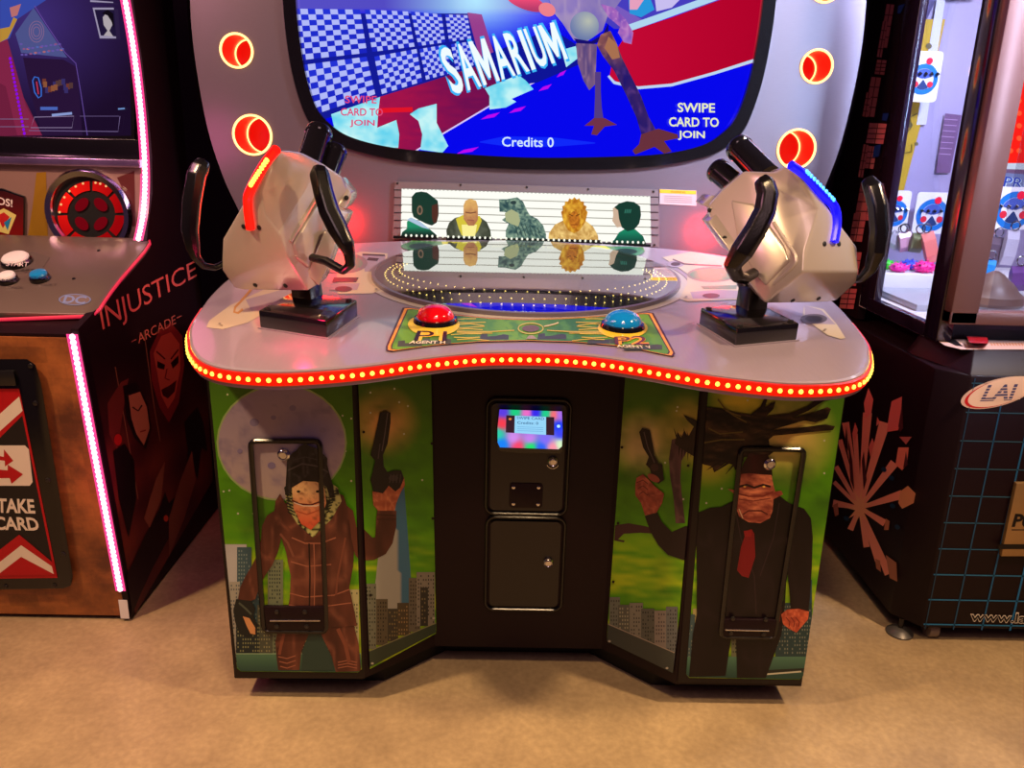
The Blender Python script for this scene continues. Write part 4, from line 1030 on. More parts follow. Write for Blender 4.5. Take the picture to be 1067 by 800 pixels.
gun('silver twin-barrel gun with red light bar mounted on the left of the deck', -1,
    H=dict(v14=(299, 267, -.05), v13=(321, 303, -.01), far=(364, 203, .20), v6=(291, 244), a=(337, 171), rear=(231, 271, .05), v18=(231, 271),
           S=[(356, 184), (364, 203), (355, 225), (346, 262), (333, 296)], RT=[(275, 222), (272, 199), (287, 158)], R=[(279, 163), (254, 211), (232, 249)],
           T=[(294, 156), (312, 158)], L=[(231, 281), (244, 300), (254, 302)], ridges=[[(302, 252), (316, 228), (331, 203)], [(308, 268), (330, 232), (342, 212)]]),
    shroud=[[(352, 184, .20), (366, 200, .20), (366, 207, .20), (360, 218, .17), (352, 214, .15)], [(352, 216, .14), (363, 222, .16), (358, 236, .14), (338, 262, .06), (333, 256, .06)], [(338, 240, .05), (352, 246, .08), (345, 268, .05), (332, 298, .02), (320, 286, .0)]],
    panels=[[(304, 254), (331, 208), (343, 214), (320, 280), (308, 270)]],
    led=[(289, 155, .10), (275, 173, .075), (261, 199, .03), (259, 212, .01), (262, 238, -.005)], ledm=('red_glow', 'led_y'),
    dots=[(282, 165, .078), (272, 180, .052), (265, 191, .034)],
    barrels=[((318, 185, .22), (333, 136, .34), .036), ((336, 196, .24), (350, 156, .34), .032)],
    handles=[[(236, 273, .10, .010), (224, 279, .08, .010), (212, 277, .06, .011), (204, 268, .05, .014), (201, 258, .05, .020), (198, 240, .05, .024), (200, 210, .06, .026), (205, 182, .07, .026), (209, 174, .08, .025), (213, 168, .09, .018)],
             [(324, 268, .0, .012), (340, 272, -.03, .013), (358, 282, -.06, .013), (365, 276, -.07, .014), (364, 264, -.07, .016), (361, 255, -.07, .022), (352, 238, -.06, .027), (343, 220, -.05, .027), (337, 200, -.04, .026), (333, 182, -.02, .026), (334, 174, -.01, .018)]],
    bolts=[(254, 236, .03), (270, 237, .0), (266, 297, .015), (297.5, 297.5, .012), (344, 258, .03), (333, 285, .01), (361, 206, .17)],
    box=[(271, 342), (341, 353), (373, 330)], post=[(318, 290, .14), (324, 335, .08)])
gun('silver twin-barrel gun with blue light bar mounted on the right of the deck', 1,
    H=dict(v14=(837, 283, -.05), v13=(797, 316, -.01), far=(738, 214, .22), v6=(839, 262), a=(776, 178), rear=(896, 272, .06), v18=(895, 283),
           S=[(752, 198), (738, 214), (742, 237), (760, 264), (780, 293)], RT=[(854, 217), (829, 177)], R=[(840, 184), (877, 236), (893, 257)],
           T=[(818, 173), (808, 179)], L=[(893, 294), (872, 313), (862, 315)], ridges=[[(806, 232), (822, 256), (829, 268), (826, 278), (806, 296)], [(797, 250), (790, 262), (794, 274), (803, 282), (812, 270), (809, 256), (799, 248)]]),
    shroud=[[(731, 213, .24), (741, 203, .26), (752, 206, .24), (760, 222, .20), (742, 218, .20)], [(738, 231, .18), (751, 218, .20), (776, 248, .12), (762, 264, .10), (756, 254, .12)]],
    panels=[[(762, 208), (786, 212), (818, 256), (824, 272), (798, 298), (790, 290), (770, 256)]],
    led=[(823, 172, .14), (838, 183, .10), (854, 201, .07), (868, 215, .05), (871, 232, .03), (868, 252, .0)], ledm=('blue', 'cyan'),
    dots=[(836, 180, .09), (850, 194, .062), (864, 209, .04)],
    barrels=[((800, 185, .22), (768, 152, .34), .037), ((777, 202, .26), (746, 176, .36), .034)],
    handles=[[(786, 284, .02, .016), (776, 290, -.02, .017), (768, 288, -.05, .019), (763, 277, -.06, .023), (773, 262, -.07, .029), (787, 240, -.07, .028), (797, 220, -.06, .027), (800, 202, -.05, .027), (797, 192, -.04, .026), (793, 186, -.03, .019)],
             [(885, 292, .12, .012), (898, 290, .08, .014), (907, 280, .06, .018), (914, 262, .05, .026), (917, 240, .05, .027), (915, 215, .06, .027), (910, 196, .08, .027), (904, 187, .10, .019)]],
    bolts=[(859, 254, .01), (874, 254, .035), (826, 313, .02), (853, 311, .025), (789.5, 299.5, .055), (755, 248, .135), (739.5, 219, .21)],
    box=[(728, 338), (766, 361), (830, 355)], post=[(786, 296, .14), (780, 340, .08)])
# ================================================================== LEFT MACHINE
inj = thing('fighting_game_cabinet', 'dark arcade cabinet with pink light strips and copper coloured front, left of the gun machine', 'arcade machine', (-2.0, .9, 0))
XS = -1.34; XW = -2.75
def fy(z): return .405 - .09*z          # leaning front
side = [(fy(.008), .008), (fy(1.06), 1.06), (.45, 1.10), (.83, 1.235), (.86, 1.30), (.93, 1.42), (.957, 1.55), (.962, 1.68), (.955, 1.87), (.93, 2.05), (.86, 2.45), (.80, 2.6), (1.28, 2.6), (1.28, .008)]
MB().prism([(XS, y, z) for y, z in side], [(XS-.022, y, z) for y, z in side]).build('side_panel', MT['black'], inj)
MB().prism([(XW, y, z) for y, z in side], [(XW+.022, y, z) for y, z in side]).build('side_panel', MT['black'], inj)
body = [(fy(.02)+.012, .02), (fy(1.04)+.012, 1.04), (.85, 1.20), (1.02, 1.22), (1.04, 2.55), (1.26, 2.55), (1.26, .02)]
MB().prism([(XS-.022, y, z) for y, z in body], [(XW+.022, y, z) for y, z in body]).build('cabinet_body', MT['black'], inj)
MB().box((XW+.05, .48, 0), (XS-.06, 1.2, .02)).build('plinth', MT['hole'], inj)
V = [(XS-.02, fy(.018), .018), (XW, fy(.018), .018), (XW, fy(1.03), 1.03), (XS-.02, fy(1.03), 1.03)]
MB().prism([v for v in V], [Vector(v)+Vector((0, .01, 0)) for v in V]).build('front_panel', MT['copper'], inj)
MB().box((XS-.034, fy(.05)-.006, .012), (XS-.004, fy(.09)-.001, .085)).build('corner_tag', MT['white_pl'], inj)
# lit strips
def strip(pts, name, n):
    s = MB(); P = spline(pts, 6); w = .017
    for i in range(len(P)-1):
        A, B = P[i], P[i+1]
        s.add([A+Vector((-w, 0, 0)), A+Vector((w, 0, 0)), B+Vector((w, 0, 0)), B+Vector((-w, 0, 0))], [(0, 1, 2, 3)], 0)
    L = sum((P[i+1]-P[i]).length for i in range(len(P)-1)); acc = 0; step = L/n; nx = step/2
    for i in range(len(P)-1):
        l = (P[i+1]-P[i]).length
        while nx < acc+l: s.ball(P[i].lerp(P[i+1], (nx-acc)/l), .0095, 8, 1); nx += step
        acc += l
    return s.build(name, [MT['pink'], MT['led_p']], inj, smooth=True)
strip([(XS-.018, fy(z)-.006, z) for z in (.125, .4, .7, 1.045)], 'light_strip', 55)
strip([(XS-.018, y-.008, z) for y, z in ((.82, 1.262), (.885, 1.35), (.93, 1.47), (.948, 1.6), (.953, 1.75), (.945, 1.9), (.92, 2.05), (.87, 2.3), (.82, 2.5))], 'light_strip', 88)
# deck
DP = Plane((0, .42, 1.08), (0, -.36, .93)); DN = DP.n
ed = [(155, 251), (156, 255), (150, 264), (138, 278), (126, 292), (116, 305), (109, 315), (104, 323), (98, 328), (88, 330.5)]
dk = [DP.at(*p) for p in ed] + [Vector((XW+.03, .395, 1.07)), Vector((XW+.03, .87, 1.254))]
dk = [p + DN*.012 for p in dk]
MB().prism([p-DN*.026 for p in dk], dk).build('control_deck', pbr('taupe_metal', (120, 104, 98), .3, .45, noise=.08, nscale=8), inj, bevel=.004)
tm = [DP.at(*p)+DN*.003 for p in ed] + [DP.at(0, 333)]
MB().tube(tm, .006, 8).build('edge_trim', pbr('pink_trim', (190, 60, 84), .3, emis=(255, 30, 80), es=.35), inj, smooth=True)
a = Art(DP, .0135, .0001)
def obl(cx, cy, rx, ry): return ringpts(cx, cy, rx, ry, 28)
a.P(obl(78, 312, 17, 6), (108, 122, 168)); a.P(obl(78, 312, 15.6, 5), (112, 98, 98))
a.T('DC', [(68, 307.5), (91, 308.5), (88, 316.5), (65, 315.5)], (118, 134, 184), .03)
a.build('emblem_print', MT['print_matte'], inj); a = Art(DP, .0135, .0001)
a.P([(-20, 276), (34, 262), (52, 268), (44, 280), (-20, 285)], (92, 80, 78))
a.build('deck_print', MT['print_matte'], inj)
for x, y in ((103, 261), (77, 290.5)): MB().lathe(DP.at(x, y, .012), DN, [(.006, 0), (.005, .003), (.001, .004)], 12).build('deck_screw', MT['screw'], inj, smooth=True)
def btn(x, y, r, m_, txt=None, name='push_button', lab=None):
    c = DP.at(x, y, .012)
    b = MB().lathe(c, DN, [(r*1.05, 0), (r*1.02, .012), (r*.92, .018)], 28).build(name, MT['black_gloss'], inj, smooth=True, angle=.5)
    MB().lathe(c, DN, [(r*.9, .01), (r*.9, .022), (r*.8, .027), (r*.4, .030)], 28).build('button_cap', m_, b, smooth=True, angle=.5)
    if lab: b['label'] = lab
    return b
for (x, y, r, m_, lab, tq, tx, tc, tb) in ((18, 274, .047, MT['white_pl'], 'large white push button', [(8, 272.2), (30, 272.8), (29, 277.6), (6, 277)], 'START', (206, 190, 200), .01),
        (42, 291, .030, pbr('cyan_cap', (20, 130, 200), .25, coat=.5), 'blue push button', [(31, 288.4), (53, 288), (53, 290.4), (31, 290.8)], 'START', (14, 50, 110), .01),
        (9, 293, .030, MT['white_pl'], 'small white push button', [(2, 290.6), (18, 291), (18, 293.6), (2, 293.2)], 'BACK', (60, 50, 70), .02)):
    b = btn(x, y, r, m_, lab=lab); a = Art(DP, .0425, .0001); a.T(tx, tq, tc, tb); a.build('cap_lettering', MT['print_matte'], b)
# speaker panel behind the deck
MB().box((XW+.03, .925, 1.2), (XS-.03, .98, 1.53)).build('speaker_panel', pbr('beige_panel', (140, 112, 104), .4, noise=.1, nscale=5), inj)
PSP = Plane((0, .925, 0), (0, -1, 0))
a = Art(PSP, .001, .0002)
a.P([(38, 180), (48, 179), (50, 252), (28, 252), (34, 215)], (150, 112, 30)); a.build('panel_print', MT['print_matte'], inj); a = Art(PSP, .001, .0002); a.P([(122, 185), (140, 178), (141, 235), (132, 240), (134, 210)], (90, 40, 40))
a.build('panel_print', MT['print_matte'], inj)
c = PSP.at(95, 222); 
spk = MB().lathe(c, (0, -1, 0), [(.152, 0), (.156, .02), (.148, .034), (.130, .030), (.122, .012), (.03, .008)], 56).build('speaker', MT['chrome'], inj, smooth=True, angle=.7)
MB().lathe(c, (0, -1, 0), [(.128, .010), (.126, .013)], 48).build('speaker_cone', MT['hole'], spk, smooth=True)
a = Art(PSP, .016, .0003)
for k in range(8):
    t0 = k*pi/4+.05; t1 = (k+1)*pi/4-.05; R0, R1 = 25, 35
    col = (246, 18, 14)
    pts = [(95+R1*cos(t0+(t1-t0)*i/8), 223+R1*.98*sin(t0+(t1-t0)*i/8)) for i in range(9)] + [(95+R0*cos(t1+(t0-t1)*i/4), 223+R0*.98*sin(t1+(t0-t1)*i/4)) for i in range(5)]
    a.P(pts, lambda x, y: mixc((255, 26, 16), (150, 4, 8), (math.hypot(x-72, y-204))/58))
for k in range(4):
    t = pi/4+k*pi/2; a.E(95+14*cos(t), 223+14*sin(t), 8.5, 5.5, (110, 4, 14), t+pi/2)
for t in (3.2, 3.45, 3.7, 3.95, 4.2, 4.45, 4.85, 5.0, 5.2): a.E(95+33*cos(t), 223+33*sin(t), 1.3, 1.3, (255, 190, 120), 0, 8)
a.build('speaker_light', MT['screen'], spk)
MB().prism([PSP.at(*p) for p in ((-30, 196), (4, 196), (27, 204), (26, 248), (-30, 250))], [PSP.at(*p)+Vector((0, -.014, 0)) for p in ((-30, 196), (4, 196), (27, 204), (26, 248), (-30, 250))]).build('card_plate', MT['black_gloss'], inj, bevel=.003)
a = Art(PSP, .016, .0002)
a.P([(-30, 199), (4, 199), (24.5, 206), (24, 245), (-30, 246)], lambda x, y: mixc((60, 20, 24), (120, 20, 20), (y-200)/40)); a.T('DS!', [(-2, 205), (13, 208), (13, 216), (-2, 213)], (236, 226, 220), .02)
a.P([(-6, 222), (4, 217), (17, 224), (9, 244), (-6, 240)], (220, 210, 120)); a.P([(-3, 225), (4, 221), (10, 226), (3, 238)], (190, 40, 40)); a.P([(4, 232), (12, 226), (8, 240)], (40, 130, 180))
a.build('plate_print', MT['print'], inj)
# chrome rail, monitor frame and picture with reflections of other machines painted in
MB().box((XW+.02, .90, 1.505), (XS-.025, .94, 1.532)).build('chrome_rail', pbr('prism_rail', (190, 160, 220), .2, .9, noise=.5, nscale=9), inj, bevel=.003)
MB().box((XW+.02, .95, 1.53), (XS-.024, 1.02, 1.60)).build('monitor_sill', MT['black_gloss'], inj, bevel=.004)
mq = [(140, -60), (141, 144), (-240, 150), (-240, -60)]
P_M = Plane((0, 1.015, 0), (0, -1, 0))
a = Art(P_M, .001, .0002)
def mon(x, y):
    c = (30, 14, 44)
    d = math.hypot(x-35, y-20)/120
    return mixc((70, 50, 130), c, d)
a.G([(140, -90), (141, 142), (-260, 148), (-260, -90)], mon, 12)
a.P([(-260, -60), (0, 40), (6, 45), (24, 100), (44, 141), (-260, 146)], (120, 34, 66)); a.P([(-260, -60), (4, 30), (8, 42), (27, 110), (44, 141), (18, 141), (6, 90)], (140, 40, 76))
a.P([(16, 35), (35, 8), (70, 60), (22, 55)], (84, 90, 150)); a.P([(0, 0), (40, -10), (48, 0), (18, 20), (10, 40), (0, 44)], (60, 80, 180)); a.P([(0, 30), (10, 28), (14, 18), (18, 20), (8, 40), (0, 44)], (200, 150, 60)); a.P([(10, 8), (22, 4), (18, 16), (12, 18)], (200, 120, 120))
for r in (11, 8, 5): a.L(ringpts(38, 33, r*.7, r, 20), .7, (150, 110, 150), True)
for k in range(26):
    x = 22+(k*7) % 44; y = 46+(k*5) % 12; a.E(x, y, 1.6, 1, random.choice([(150, 90, 140), (110, 90, 180), (190, 110, 120), (90, 110, 190)]))
a.P([(24, 60), (66, 62), (80, 70), (86, 141), (44, 141), (30, 90)], (44, 22, 60)); a.L([(36, 6), (48, 25), (68, 55), (79, 66), (84, 95), (91, 141)], .8, (110, 80, 170))
for k in range(14): a.P([(44+(k*11) % 30, 82+(k*3) % 10), (48+(k*11) % 30, 82+(k*3) % 10), (48+(k*11) % 30, 88+(k*3) % 10), (44+(k*11) % 30, 88+(k*3) % 10)], random.choice([(120, 60, 50), (150, 90, 60), (60, 50, 110), (90, 60, 60)]))
a.L([(34, 84), (36, 80), (40, 81), (43, 92), (43, 100), (40, 102), (36, 96), (34, 84)], 1.2, (60, 120, 230)); a.L([(38, 85), (40, 98)], 1.2, (220, 60, 90))
a.L([(42, 113), (60, 113)], 3.4, (80, 110, 200)); a.L([(54, 120), (75, 118)], 2.6, (150, 170, 230)); a.L([(123, 113.5), (130, 113)], 1.6, (120, 160, 220))
for k in range(20): a.E(10.5+k*.78, 61+k*4.1, 1.5, 1.7, (150, 10, 250), 0, 8)
a.L([(0, 124), (30, 124)], .7, (130, 110, 150)); a.L([(0, 132), (30, 132)], .7, (130, 110, 150))
a.L([(36, 122), (77, 121), (75, 133), (32, 133)], .8, (150, 130, 170), True); a.L([(83, 121), (124, 121)], .6, (110, 90, 140)); a.L([(30, 136), (123, 137), (125, 121)], .7, (130, 110, 160))
# portrait card
a.P([(96.5, 8), (118.5, 8), (121, 40), (104, 40)], (170, 160, 190)); a.P([(98.5, 10), (119, 10), (121, 38), (105, 37)], (34, 24, 60)); a.P([(107, 18), (112, 12), (116, 16), (117, 26), (114, 32), (118, 38), (108, 37), (112, 32), (108, 26)], (190, 180, 186)); a.P([(106, 14), (112, 10), (118, 14), (119, 30), (116, 22), (112, 16)], (16, 10, 20))
a.P([(94, 0), (118, 2), (118, 3), (94, 2)], (170, 160, 190))
sc_m = a.build('monitor', print_mat('dim_monitor', .08, 0, .8), inj)
MB().tube([P_M.at(*p) for p in ((138, -90), (139.5, 144), (-240, 149))], .014, 4).build('monitor_frame', MT['black_plastic'], inj)
# side art
a = Art(P_XL, .001, .00012)
DR = (150, 56, 52)
def sm(x, y): return mixc((64, 20, 26), (112, 44, 34), (sin(x*.13+y*.05)*cos(y*.06-x*.02)+1)/2)
a.G([(90, 350), (208, 280), (222, 500), (141, 640)], lambda x, y: mixc((30, 12, 18), sm(x, y), max(0, min(1, (y-370)/120))), 5)
# generic comic artwork panels: angular faces and dark figures, reddish
a.L([(120, 382), (132, 450), (144, 520)], .9, (130, 80, 60)); a.L([(150, 345), (160, 420), (167, 460)], .9, (130, 80, 60))
a.P([(112, 420), (126, 398), (134, 394), (128, 430), (122, 470), (114, 452)], (104, 40, 36)); a.P([(128, 402), (142, 398), (154, 420), (158, 446), (152, 468), (140, 456), (132, 436)], (26, 12, 16))
a.P([(134, 412), (146, 408), (153, 424), (156, 446), (150, 464), (142, 452), (137, 436)], (168, 100, 78)); a.L([(138, 424), (144, 428), (148, 422)], 1.6, (40, 16, 16)); a.L([(146, 450), (152, 448)], 1.4, (120, 30, 34))
a.P([(156, 366), (166, 344), (178, 336), (190, 350), (192, 380), (186, 420), (176, 440), (166, 424), (158, 396)], (120, 34, 38))
a.P([(160, 368), (168, 350), (178, 346), (187, 358), (188, 384), (182, 414), (175, 426), (168, 412)], (176, 72, 60)); a.P([(164, 376), (172, 380), (171, 385), (164, 383)], (30, 8, 12)); a.P([(178, 378), (186, 370), (186, 378), (180, 384)], (30, 8, 12)); a.P([(168, 406), (176, 402), (184, 396), (182, 408), (175, 415), (170, 412)], (60, 10, 16))
a.L([(174, 384), (172, 394), (177, 396)], 1.2, (110, 30, 30)); a.L([(163, 366), (172, 374)], 1.4, (60, 14, 18)); a.L([(178, 374), (186, 364)], 1.4, (60, 14, 18))
for p in ([(192, 440), (200, 430), (206, 424), (212, 440), (216, 470), (210, 466), (206, 500), (200, 480), (192, 500), (196, 470)], [(118, 470), (130, 462), (140, 480), (142, 520), (134, 560), (124, 520)], [(132, 600), (150, 560), (166, 530), (172, 512), (176, 524), (184, 516), (182, 540), (176, 560), (160, 590), (146, 620), (138, 640)]): a.P(p, (24, 12, 16))
for p in ([(176, 540), (188, 500), (200, 470), (204, 500), (192, 540), (176, 580)], [(150, 540), (162, 500), (172, 480), (168, 520), (156, 550)]): a.P(p, (132, 70, 56))
a.E(173, 540, 2.4, 3.4, (200, 60, 40)); a.E(123, 458, 4, 6, (170, 30, 30))
a.lift(.0006)
RD = (226, 96, 92)
a.T('INJUSTICE', [(103, 321), (203, 271), (206, 293), (108.5, 351)], RD, .0)
a.T('ARCADE', [(143, 348), (182.5, 328), (183.5, 337), (144.5, 358)], (190, 96, 88), .0)
a.L([(137, 356), (142, 353.5)], .9, (190, 96, 88)); a.L([(184, 331.5), (189, 329)], .9, (190, 96, 88))
a.build('side_print', MT['print_matte'], inj)
# card dispenser plate on the copper front
PF = Plane((0, .405-.0045, 0), (0, -1, -.09))
q = [(-140, 374), (28, 374), (37, 380), (43, 400), (76, 600), (74, 610), (66, 613), (-140, 617)]
dp = MB().prism([PF.at(*p, .004) for p in q], [PF.at(*p, .016) for p in q]).build('card_dispenser', MT['black_plastic'], inj, bevel=.003)
dp['label'] = 'black card dispenser plate with red and white chevrons'
for x, y in ((37, 420), (50, 500), (66, 577), (32, 381), (57, 610), (6, 611)): MB().lathe(PF.at(x, y, .016), PF.n, [(.008, 0), (.007, .004), (.002, .005)], 12).build('screw', MT['screw'], dp, smooth=True)
MB().prism([PF.at(*p, .016) for p in ((-60, 386), (14, 386), (17, 402), (-60, 402))], [PF.at(*p, .028) for p in ((-60, 386), (14, 386), (17, 402), (-60, 402))]).build('card_slot', MT['screw'], dp, bevel=.003)
a = Art(PF, .018, .0002)
WT, RR, BK = (226, 214, 200), (176, 18, 30), (30, 26, 28)
a.P([(-100, 405), (20, 405), (60, 602), (-100, 604)], RR)
a.P([(-100, 407), (18, 407), (57, 599), (-100, 601)], BK)
a.P([(-100, 407), (18, 407), (24, 432), (-14, 470), (-100, 470)], RR)
a.P([(20, 413), (23.5, 428), (-10, 458), (-10, 440)], WT)
a.P([(-12, 464), (26, 464), (30, 468), (34, 502), (31, 506), (-12, 506)], WT)
a.P([(-12, 472), (4, 476), (4, 468), (14, 480), (5, 486), (5, 480), (-12, 478)], RR); a.P([(-12, 488), (8, 490), (8, 484), (24, 494), (12, 504), (10, 498), (-12, 498)], RR)
a.T('TAKE', [(-3, 519), (35, 520), (37, 535), (-3, 534)], WT, .03); a.T('CARD', [(-6, 538), (38, 539), (42, 553), (-6, 552)], WT, .03)
a.P([(20, 557), (55, 586), (58, 599), (-20, 600), (-20, 588)], RR); a.P([(22, 568), (54, 590), (56, 598), (22, 580), (-4, 600), (-6, 590)], WT)
a.build('dispenser_print', MT['print'], dp)

# ================================================================== RIGHT MACHINE
cr = thing('prize_machine', 'dark prize vending machine with blue grid front and glass sides, right of the gun machine', 'prize machine', (2.0, 1.0, 0))
X0, X1 = 1.355, 2.75
XL_ = 1.318; low = [(XL_, .43), (XL_+.075, .345), (X1, .345), (X1, 1.55), (XL_, 1.55)]
MB().prism([(x, y, .062) for x, y in low], [(x, y, .965) for x, y in low]).build('lower_cabinet', MT['black'], cr, bevel=.006)
gy = .345
a = Art(P_CF, .0015, .0001)
xs = [1.402+.0985*k for k in range(13)]; zs = [.078+.096*k for k in range(10)]
def W(x, z): return (x, gy-.0015, z)
V = []; F = []; C = []
def bar(x0, z0, x1, z1, c):
    b = len(V); V.extend([W(x0, z0), W(x1, z0), W(x1, z1), W(x0, z1)]); F.append((b, b+1, b+2, b+3)); C.append([lin(c)]*4)
for k, x in enumerate(xs): bar(x-.0018-(.0006*k if k < 6 else .004), .058, x+.0018+(.0004*k if k < 6 else .003), .958, mixc((30, 60, 84), (26, 120, 190), k/4))
for k, z in enumerate(zs): bar(1.394, z-.002-(.0012 if k < 3 else 0), X1, z+.002, mixc((36, 116, 170), (44, 78, 96), k/6))
obj('blue_grid_print', V, F, MT['print'], cr, cols=C)
a.P([(p[0]*1.0, p[1]) for p in [(1040+38*cos(t)*1.0+8*sin(t), 409-16*sin(t)-6*cos(t)) for t in [2*pi*k/40 for k in range(40)]]], (206, 170, 150))
a.lift(.0004)
a.P([(1041+35*cos(t)+8*sin(t), 409-15*sin(t)-6*cos(t)) for t in [2*pi*k/40 for k in range(40)]], (190, 30, 34))
a.P([(1043.5+34*cos(t)+8*sin(t), 408-15*sin(t)-6*cos(t)) for t in [2*pi*k/40 for k in range(40)]], (224, 190, 164))
a.lift(.0004)
a.T('LAI', [(1030, 401), (1061, 400), (1054, 417), (1021, 418)], (70, 66, 104), .03)
for k in range(5): a.L([(1021, 404.5+k*3), (1063, 403.5+k*3)], .8, (224, 190, 164))
a.build('oval_emblem', MT['print'], cr); a = Art(P_CF, .002, .0003)
a.T('www.laigames.com', [(1011.5, 636), (1160, 642), (1158, 657), (1009.5, 650.5)], (224, 214, 200), .04)
a.lift(.0003)
a.T('www.laigames.com', [(1012.5, 637.5), (1159, 643), (1157, 656), (1010.5, 649.5)], (20, 16, 18), .012)
a.build('web_address', MT['print'], cr)
pd = [P_CF.at(*p) for p in ((1056, 501), (1110, 501), (1100, 577), (1040, 577))]
pdo = MB().prism([p+Vector((0, -.001, 0)) for p in pd], [p+Vector((0, -.018, 0)) for p in pd]).build('prize_door', pbr('brass_plate', (164, 130, 86), .35, .5, noise=.1, nscale=20), cr, bevel=.003)
a = Art(Plane((0, .327, 0), (0, -1, 0)), .0006)
a.T('PUSH', [(1058, 535), (1103, 536.5), (1099, 550.5), (1054, 549)], (16, 12, 16), .04); a.L([(1054, 552), (1076, 552)], 1, (40, 30, 30))
a.P([(1041, 567), (1100, 567), (1100, 572), (1040, 572)], (18, 12, 14))
a.build('door_print', MT['print'], pdo)
# castors and levelling foot
def wheel(x, y, nm):
    w = MB().lathe((x-.016, y, .034), (1, 0, 0), [(.033, 0), (.034, .004), (.034, .028), (.033, .032)], 28).build(nm, pbr('grey_rubber', (120, 104, 96), .5), cr, smooth=True, angle=.5)
    MB().box((x-.022, y-.012, .034), (x+.022, y+.012, .056)).build('castor_fork', MT['screw'], w)
for x, y in ((1.452, .395), (2.6, .395), (1.452, 1.45), (2.6, 1.45)): wheel(x, y, 'castor')
for x, y in ((1.352, .405), (2.68, .405)):
    f_ = MB().lathe((x, y, 0), (0, 0, 1), [(.045, 0), (.045, .006), (.030, .018), (.014, .024)], 28).build('levelling_foot', pbr('foot_grey', (96, 92, 92), .4, .5), cr, smooth=True)
    MB().lathe((x, y, .02), (0, 0, 1), [(.008, 0), (.008, .04)], 12).build('foot_stem', MT['screw'], f_)
# side burst print
a = Art(Plane((1.318, 0, 0), (-1, 0, 0)), .0012, .00012)
cx, cy = 896, 529
PK = (246, 150, 128)
def burst(x1, y1, w, x0=None, y0=None, c=PK):
    x0 = cx if x0 is None else x0; y0 = cy if y0 is None else y0
    a.L([(x0, y0), (x1, y1)], [3.4, w+1.5], c)
for x1, y1, w in ((881, 440, 6), (891, 452, 4), (904, 430, 8), (922, 440, 10), (932, 482, 8), (940, 515, 8), (875, 458, 4), (871, 486, 4), (869, 502, 3), (868, 524, 6), (922, 545, 6), (903, 570, 5), (916, 584, 7), (926, 598, 7), (886, 552, 5)): burst(x1, y1, w)
a.P([(cx+(14 if k % 2 else 5)*cos(k*pi/11), cy+(20 if k % 2 else 9)*sin(k*pi/11)) for k in range(22)], (246, 166, 124))
for q, c in (([(905, 404), (910, 416), (908, 430), (902, 436), (900, 420)], (250, 130, 120)), ([(929, 418), (940, 413), (938, 440), (936, 448), (924, 450), (926, 434)], (230, 110, 104)), ([(891, 440), (894, 448), (891, 460), (888, 452)], (240, 126, 112)), ([(937, 455), (950, 455), (944, 463)], (190, 100, 96)), ([(936, 466), (947, 466), (945, 484), (940, 490), (933, 484)], (240, 130, 110)), ([(938, 512), (946, 506), (954, 514), (952, 524), (940, 530), (936, 524)], (230, 154, 110)), ([(868, 526), (873, 524), (874, 536), (870, 538)], (180, 104, 84)), ([(923, 540), (927, 543), (926, 552), (921, 552)], (190, 116, 86)), ([(912, 582), (917, 584), (918, 596), (913, 592)], (180, 110, 84)), ([(923, 578), (934, 586), (935, 606), (927, 602)], (176, 112, 86)), ([(914, 434), (917, 440), (913, 444)], (236, 116, 106)), ([(909, 456), (911, 462), (907, 476), (905, 466)], (236, 116, 106)), ([(882, 400+44), (880, 462), (884, 470)], (60, 20, 30))):
    a.P(q, c)
for q in ([(940, 420), (941, 446), (938, 450), (936, 444)], [(944, 470), (946, 484), (941, 488)], [(884, 458), (888, 480), (890, 510), (886, 500)], [(900, 470), (903, 500), (900, 510), (898, 480)]): a.P(q, (84, 34, 42))
for x, y in ((921, 489), (929, 498), (930, 527), (935, 549), (882, 540)): a.E(x, y, 3, 2.4, (20, 54, 84), .6)
a.build('side_print', MT['print_matte'], cr)
# ledge between the lower cabinet and the glass
lg = [(XL_+.005, .60), (XL_+.07, .35), (X1, .35), (X1, .64), (XL_+.005, .64)]
MB().prism([(x, y, .965) for x, y in lg], [(x+.04, y+(.07 if y < .5 else 0), 1.03) for x, y in lg]).build('ledge', MT['black'], cr, bevel=.004)
PL = Plane((0, .5, 1.031), (0, 0, 1))
a = Art(PL, .0008, .0001)
a.P([(966, 346), (985, 347), (1075, 351), (1075, 364), (1002, 364), (985, 360), (972, 352)], (206, 170, 160)); a.P([(977, 352), (1006, 349), (1010, 352), (994, 353), (1004, 361), (996, 360)], (24, 18, 22)); a.P([(1030, 352), (1075, 353), (1075, 355), (1030, 354)], (40, 34, 40))
for k in range(12): a.L([(1032+k*3.2, 357), (1034+k*3.2, 360)], 1, (190, 110, 60))
a.P([(966, 346), (985, 347), (985, 348.2), (968, 347.4)], (200, 40, 50))
a.build('ledge_print', MT['print'], cr)
MB().prism([PL.at(*p, .001) for p in ((1007, 350), (1029, 351), (1030, 358), (1010, 357))], [PL.at(*p, .022) for p in ((1007, 350), (1029, 351), (1030, 358), (1010, 357))]).build('ledge_switch', pbr('red_switch', (150, 14, 22), .3), cr, bevel=.003)
a = Art(P_CF, .002, .0001)
for q in ([(981, 362), (983, 362), (976, 404), (975, 392)], [(987, 363), (990, 363), (986, 374), (984, 374)], [(990, 365), (999, 363), (995, 368), (994, 374), (991, 372)]): pass
